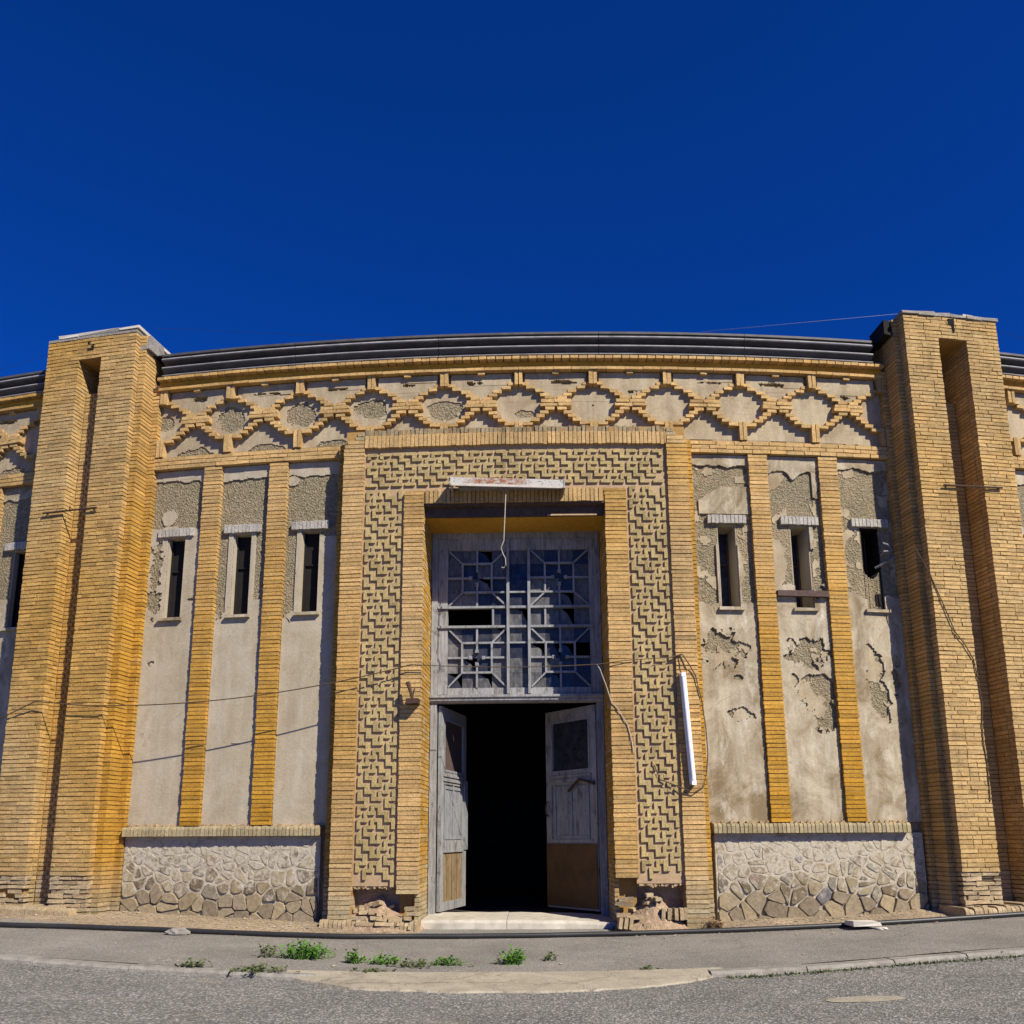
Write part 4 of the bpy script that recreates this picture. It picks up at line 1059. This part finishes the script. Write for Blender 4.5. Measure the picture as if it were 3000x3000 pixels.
# ------------------------------------------------------------------ lamps, brackets, wires
T = thing('door_light', 'long rusty white strip light with a shallow tray over the doorway', 'lamp', W(-.3, FD, 6.25))
sk = lambda s_: -.045 * (s_ + 1.09)
x = MB(); n = 6; P = []; F = []
pr_ = [(.37, 6.40), (.40, 6.42), (.60, 6.33), (.665, 6.19), (.645, 6.185), (.58, 6.31), (.39, 6.385)]
for i in range(n + 1):
    a = -1.1 + 1.60 * i / n; P += [(a, d, z + sk(a)) for d, z in pr_]
k = len(pr_)
for i in range(n):
    for q in range(k): F.append((i * k + q, i * k + (q + 1) % k, (i + 1) * k + (q + 1) % k, (i + 1) * k + q))
F += [tuple(range(k))[::-1], tuple(n * k + q for q in range(k))]
x.raw(P, F); x.build('lamp_tray', M_LAMP, T)
x = MB(); x.raw([(p_[0], p_[1], p_[2] + sk(p_[0])) for p_ in box_pts(-1.08, .47, .655, .676, 6.178, 6.212)], BOXF); x.build('lamp_lip_highlight', M_WHITE, T)  # added bright strip paints the sunlit lower edge of the tray
for a in (-1.105, .50):
    x = MB(); x.raw([(a, d, z + sk(a)) for d, z in ((.36, 6.19), (.36, 6.425), (.61, 6.345), (.672, 6.185))] + [(a + .02, d, z + sk(a)) for d, z in ((.36, 6.19), (.36, 6.425), (.61, 6.345), (.672, 6.185))], [(0, 1, 2, 3), (7, 6, 5, 4), (0, 4, 5, 1), (1, 5, 6, 2), (2, 6, 7, 3), (3, 7, 4, 0)]); x.build('end_cap', M_LAMP if a < 0 else M_TIN, T)
x = MB(); x.strip(-1.0, .45, .355, .50, 6.21, 6.27, 2); x.build('lamp_body', M_TIN, T)
x = MB(); x.tube([(-1.0, .56, 6.23), (.42, .56, 6.165)], .018, 8); x.build('lamp_tube', M_TUBEW, T)
x = MB(); x.tube([(-.31, .58, 6.19), (-.32, .6, 5.95), (-.33, .6, 5.7), (-.34, .6, 5.5), (-.345, .59, 5.36), (-.385, .58, 5.26), (-.36, .58, 5.17), (-.325, .58, 5.1), (-.32, .58, 5.0), (-.35, .58, 4.96), (-.38, .58, 4.97)], .007)
tag(x.build('hanging_wire', M_WIREP), 'thin pale wire hanging from the strip light in front of the fanlight', 'wire')
T = thing('wall_light', 'slim white upright tube light fixed on the brick strip right of the door', 'lamp', W(2.13, FD, 2.7))
x = MB(); x.raw([(p[0] + (.075 if p[2] < 2.5 else 0), p[1], p[2]) for p in box_pts(2.075, 2.155, .352, .41, 1.93, 3.47)], BOXF); x.build('lamp_body', M_TUBEW, T)
x = MB(); x.tube([(2.110, .435, 3.42), (2.187, .435, 1.99)], .024, 8); x.build('lamp_tube', M_TUBEW, T)
for z, q in ((3.45, 0), (1.955, .075)):
    x = MB(); x.box(2.085 + q, 2.145 + q, .41, .46, z - .035, z + .02); x.build('tube_holder', M_TUBEW, T)
x = MB()
x.tube([(1.95, .36, 3.70), (2.13, .37, 3.74), (2.2, .39, 3.62), (2.3, .36, 3.45), (2.37, .36, 3.1), (2.41, .36, 2.7), (2.42, .36, 2.35), (2.39, .36, 2.1), (2.34, .36, 1.9), (2.2, .38, 1.82), (2.05, .36, 1.82)], .008)
x.tube([(2.1, .37, 3.72), (2.17, .42, 3.5), (2.13, .41, 3.44)], .008); x.tube([(2.19, .39, 1.95), (2.12, .4, 1.85), (2.0, .37, 1.9), (1.75, .34, 2.0), (1.68, .33, 2.2)], .008)
tag(x.build('lamp_cable', M_WIRE), 'loose brown cable looped round the upright tube light', 'wire')
T = thing('wire_bracket', 'rusty iron wire bracket with an upright pin left of the door', 'bracket', W(-1.66, FD, 3.08))
x = MB(); x.box(-1.70, -1.53, FD, FD + .17, 3.06, 3.125, j=.006); x.build('bracket_arm', M_IRON, T)
x = MB(); x.tube([(-1.60, .49, 3.08), (-1.63, .49, 3.2), (-1.68, .49, 3.36)], [.022, .022, .03], 7); x.tube([(-1.62, .48, 3.1), (-1.585, .48, 3.27)], .012); x.build('bracket_pin', M_IRON, T)
def rod(label, s0, s1, d, z):
    x = MB(); x.tube([(s0, d, z), (s1, d, z + .012)], .014); x.tube([(s0 + .5 * (s1 - s0), d, z), (s0 + .5 * (s1 - s0), d, z + .07)], .01); x.tube([(s0 + .06, d, z), (s0 + .06, .45, z)], .012); x.tube([(s1 - .06, d, z), (s1 - .06, .45, z)], .012)
    tag(x.build('metal_rod', M_IRON), label, 'rod', 'rods across the pier grooves')
rod('thin rusty rod across the groove of the left pier', -7.43, -6.50, .56, 6.17); rod('thin rusty rod across the groove of the right pier', 6.07, 7.02, .64, 6.30)
def sag(a, b, n=14, k=.05): return [(a[0] + (b[0] - a[0]) * i / n, a[1] + (b[1] - a[1]) * i / n, a[2] + (b[2] - a[2]) * i / n - k * 4 * (i / n) * (1 - i / n)) for i in range(n + 1)]
def wire(label, pts, r=.0085, m_=None, name='overhead_wire'):
    x = MB(); x.tube(pts, r, 5); return tag(x.build(name, m_ or M_WIRE), label, 'wire')
wire('thin wire stretched low across the plaster panels left of the door', [(-8.4, .45, 2.84), (-7.72, .56, 3.02), (-7.18, .6, 3.22), (-6.9, .62, 3.19)] + sag((-6.9, .62, 3.19), (-6.15, .62, 3.12), 5, .01) + sag((-6.15, .62, 3.12), (-1.64, .42, 3.62), 22, .17))
wire('thin wire spanning the fanlight between the two door jambs', sag((-1.64, .42, 3.62), (.96, .40, 3.60), 14, .045) + [(1.35, .37, 3.66), (1.94, .36, 3.70), (2.12, .36, 3.75)], .006)
wire('pale cable hanging down the right side of the doorway', [(.93, .38, 3.60), (.97, .38, 3.53), (1.05, .37, 3.3), (1.11, .36, 3.1), (1.22, .36, 2.95), (1.33, .355, 2.75), (1.38, .355, 2.55), (1.40, .355, 2.38)], .0075, M_WIREP)
wire('brown wire trailing down the front of the right pier', [(5.60, .50, 5.36), (5.72, .60, 4.95), (5.86, .62, 4.5), (6.0, .62, 4.08), (6.14, .62, 3.88), (6.24, .615, 3.68), (6.28, .61, 3.35), (6.30, .61, 2.99), (6.26, .61, 2.75), (6.25, .61, 2.5), (6.27, .61, 2.2), (6.26, .61, 1.9), (6.25, .61, 1.68)], .008)
wire('hair-thin wire running from the left pier down to the roof edge', sag((-6.0, .3, 9.30), (-2.7, .22, 8.88), 10, .02), .0024, M_BLACK)
wire('hair-thin wire running from the right pier down to the roof edge', sag((5.93, .3, 9.32), (2.7, .22, 8.87), 10, .02), .0024, M_BLACK)
wire('hair-thin wire leaving the left pier at the left edge', sag((-7.7, .3, 9.12), (-10.5, .25, 8.9), 10, .08), .0024, M_BLACK)
wire('hair-thin wire leaving the right pier at the right edge', sag((7.3, .3, 9.22), (10.5, .25, 8.95), 10, .08), .0024, M_BLACK)
x = MB(); x.tube([(5.95, .3, 9.15), (5.95, .3, 9.36)], .014); x.box(5.93, 5.97, .28, .32, 9.28, 9.33); tag(x.build('wire_pin', M_IRON), 'small iron pin standing on the right pier top', 'pin')

# ------------------------------------------------------------------ things on the ground
cp = [(-13, 1.9), (-9, 1.85), (-6.45, 1.67), (-5.4, 1.42), (-4.48, 1.28), (-3.4, 1.22), (-2.3, 1.16), (-1.3, .96), (-.27, .84), (.8, .75), (1.89, .72), (3, .75), (4.14, .80), (5.3, .82), (6.4, .84), (9, .95), (13, 1.0)]
P = []
for i in range(len(cp) - 1):
    for t in (0, .25, .5, .75):
        a = cp[i][0] + (cp[i + 1][0] - cp[i][0]) * t; d = cp[i][1] + (cp[i + 1][1] - cp[i][1]) * (t * t * (3 - 2 * t) * .5 + t * .5)
        P.append((a, d, max(gz(a, d), dz(a, d)) + .034))
x = MB(); x.tube(P, .032, 10); o = tag(x.build('black_pipe', M_BLACK, smooth=True), 'long black plastic pipe lying along the foot of the building', 'pipe')
def lump(name, label, cat, s_, d_, rs, rd, rz, mt, seed, flat=False):
    x = MB(); V_ = []; F_ = []; nu, nv = 12, 7
    c = W(s_, d_, max(gz(s_, d_), dz(s_, d_) if d_ < 1.6 else -9))
    for i in range(nv + 1):
        for k in range(nu):
            ph = math.pi * i / nv; th = 2 * math.pi * k / nu; v = Vector((math.sin(ph) * math.cos(th), math.sin(ph) * math.sin(th), math.cos(ph)))
            q = 1 + .28 * noise.noise(v * 2.2 + Vector((seed, 0, 0))); zz = v.z * rz * q
            if flat: zz = max(min(zz, rz * .5), -rz * .6)
            V_.append((c[0] + v.x * rs * q, c[1] + v.y * rd * q, c[2] + rz * .4 + zz))
    for i in range(nv):
        for k in range(nu): F_.append((i * nu + k, i * nu + (k + 1) % nu, (i + 1) * nu + (k + 1) % nu, (i + 1) * nu + k))
    x.raw(V_, F_, mapped=False); return tag(x.build(name, mt), label, cat)
lump('rubble_lump', 'pale rough lump of mortar lying on the black pipe at the left', 'stone', -4.27, 1.38, .15, .1, .06, M_KERB, 1)
x = MB(); x.box(3.92, 4.28, .84, 1.10, gz(4.1) + .02, gz(4.1) + .075, j=.015); tag(x.build('stone_slab', M_WHITE), 'flat white broken slab lying on the black pipe at the right', 'slab')
lump('rubble_lump', 'small white stone lying beside the broken slab', 'stone', 4.27, 1.13, .07, .05, .03, M_WHITE, 4, True)
lump('rubble_lump', 'dark stone at the right end of the door step', 'stone', 1.12, .22, .05, .05, .035, M_DARK, 5)
lump('rubble_lump', 'low pale crust of mortar near the kerb at the left', 'stone', -3.55, 3.22, .13, .06, .02, M_KERB, 6, True)
lump('rubble_lump', 'white pebble at the foot of the brick strip right of the door', 'stone', 2.2, .55, .04, .03, .025, M_WHITE, 8)
def weed(label, s_, d_, wd, h, n, mt, seed, zf=gz, road=False):
    r2 = random.Random(seed); x = MB(); z0 = zf(s_, d_) if not road else gzr(s_, d_)
    for i in range(n):
        a = r2.gauss(0, wd * .42); b = r2.gauss(0, wd * .22); th = r2.uniform(0, 6.28); L = h * r2.uniform(.4, 1) * max(.35, 1 - abs(a) / wd * .5); tilt = r2.uniform(.15, .9)
        base = Vector(W(s_ + a, d_ + b, z0)); ax = Vector((math.cos(th), math.sin(th), 0)); tip = base + ax * L * math.sin(tilt) + Vector((0, 0, L * math.cos(tilt)))
        x.tube([tuple(base), tuple((base + tip) / 2 + Vector((0, 0, L * .06))), tuple(tip)], [.004, .003, .002], 3, False)
        for k in range(r2.randint(3, 6)):
            t = r2.uniform(.25, 1); p = base.lerp(tip, t); la = r2.uniform(0, 6.28); ll = r2.uniform(.025, .06) * (.7 + h); lw = ll * .32
            dv = Vector((math.cos(la), math.sin(la), r2.uniform(-.2, .9))).normalized(); sd = dv.cross(Vector((r2.uniform(-.5, .5), r2.uniform(-.5, .5), 1))).normalized()
            x.raw([p, p + dv * ll * .5 + sd * lw, p + dv * ll, p + dv * ll * .5 - sd * lw], [(0, 1, 2, 3)], mapped=False)
    return tag(x.build('weed', mt), label, 'weed', 'weeds growing in the pavement cracks')
weed('largest bright green weed clump, left end of the row before the ramp', -2.28, 2.72, .27, .25, 110, M_LEAF, 1)
weed('small round bright weed next right of the largest clump', -1.72, 2.92, .11, .18, 34, M_LEAF, 2)
weed('spreading bright weed in the middle of the row behind the ramp', -1.42, 2.95, .15, .15, 40, M_LEAF, 3)
weed('low dull weed between two bright clumps behind the ramp', -1.12, 3.1, .22, .10, 40, M_LEAFD, 4)
weed('low wide weed at the right end of the row behind the ramp', -.80, 2.95, .2, .12, 38, M_LEAF, 5)
weed('lone round bright weed in front of the open door', -.19, 2.86, .14, .21, 65, M_LEAF, 6)
weed('tiny wispy weed right of the lone round one', .17, 2.62, .1, .11, 14, M_LEAFD, 7)
weed('thin wispy dull weed standing left of the largest clump', -2.66, 2.72, .12, .2, 18, M_LEAFD, 8)
weed('flat dark weed along the left tip of the concrete ramp', -2.45, 3.62, .3, .08, 60, M_LEAFD, 9)
weed('small dark weed on the kerb far left of the ramp', -3.08, 3.5, .16, .1, 30, M_LEAFD, 10)
weed('sparse dull weed on the upper edge of the ramp', -1.45, 3.45, .22, .06, 24, M_LEAFD, 11)
weed('tiny sparse weed near the right end of the ramp', 1.05, 3.3, .1, .05, 12, M_LEAFD, 12)
weed('dry brown weed tuft at the foot of the portal right of the door', 2.36, .48, .14, .16, 60, M_DRY, 13, lambda a, b: dz(a, b) + .02)
# moss in the gutter line under the right kerb
x = MB(); r2 = random.Random(5)
for i in range(1500):
    a = r2.uniform(1.7, 7.5); d = kd(a) + .05 + abs(r2.gauss(0, .05)); z = gzr(a, d); h = r2.uniform(.01, .035); p = Vector(W(a, d, z)); q = Vector((r2.uniform(-.02, .02), r2.uniform(-.02, .02), h)); o_ = Vector((r2.uniform(-.012, .012), .008, 0))
    x.raw([p - o_, p + o_, p + q], [(0, 1, 2)], mapped=False)
x.build('moss_line', M_LEAFD, None, 'stuff')
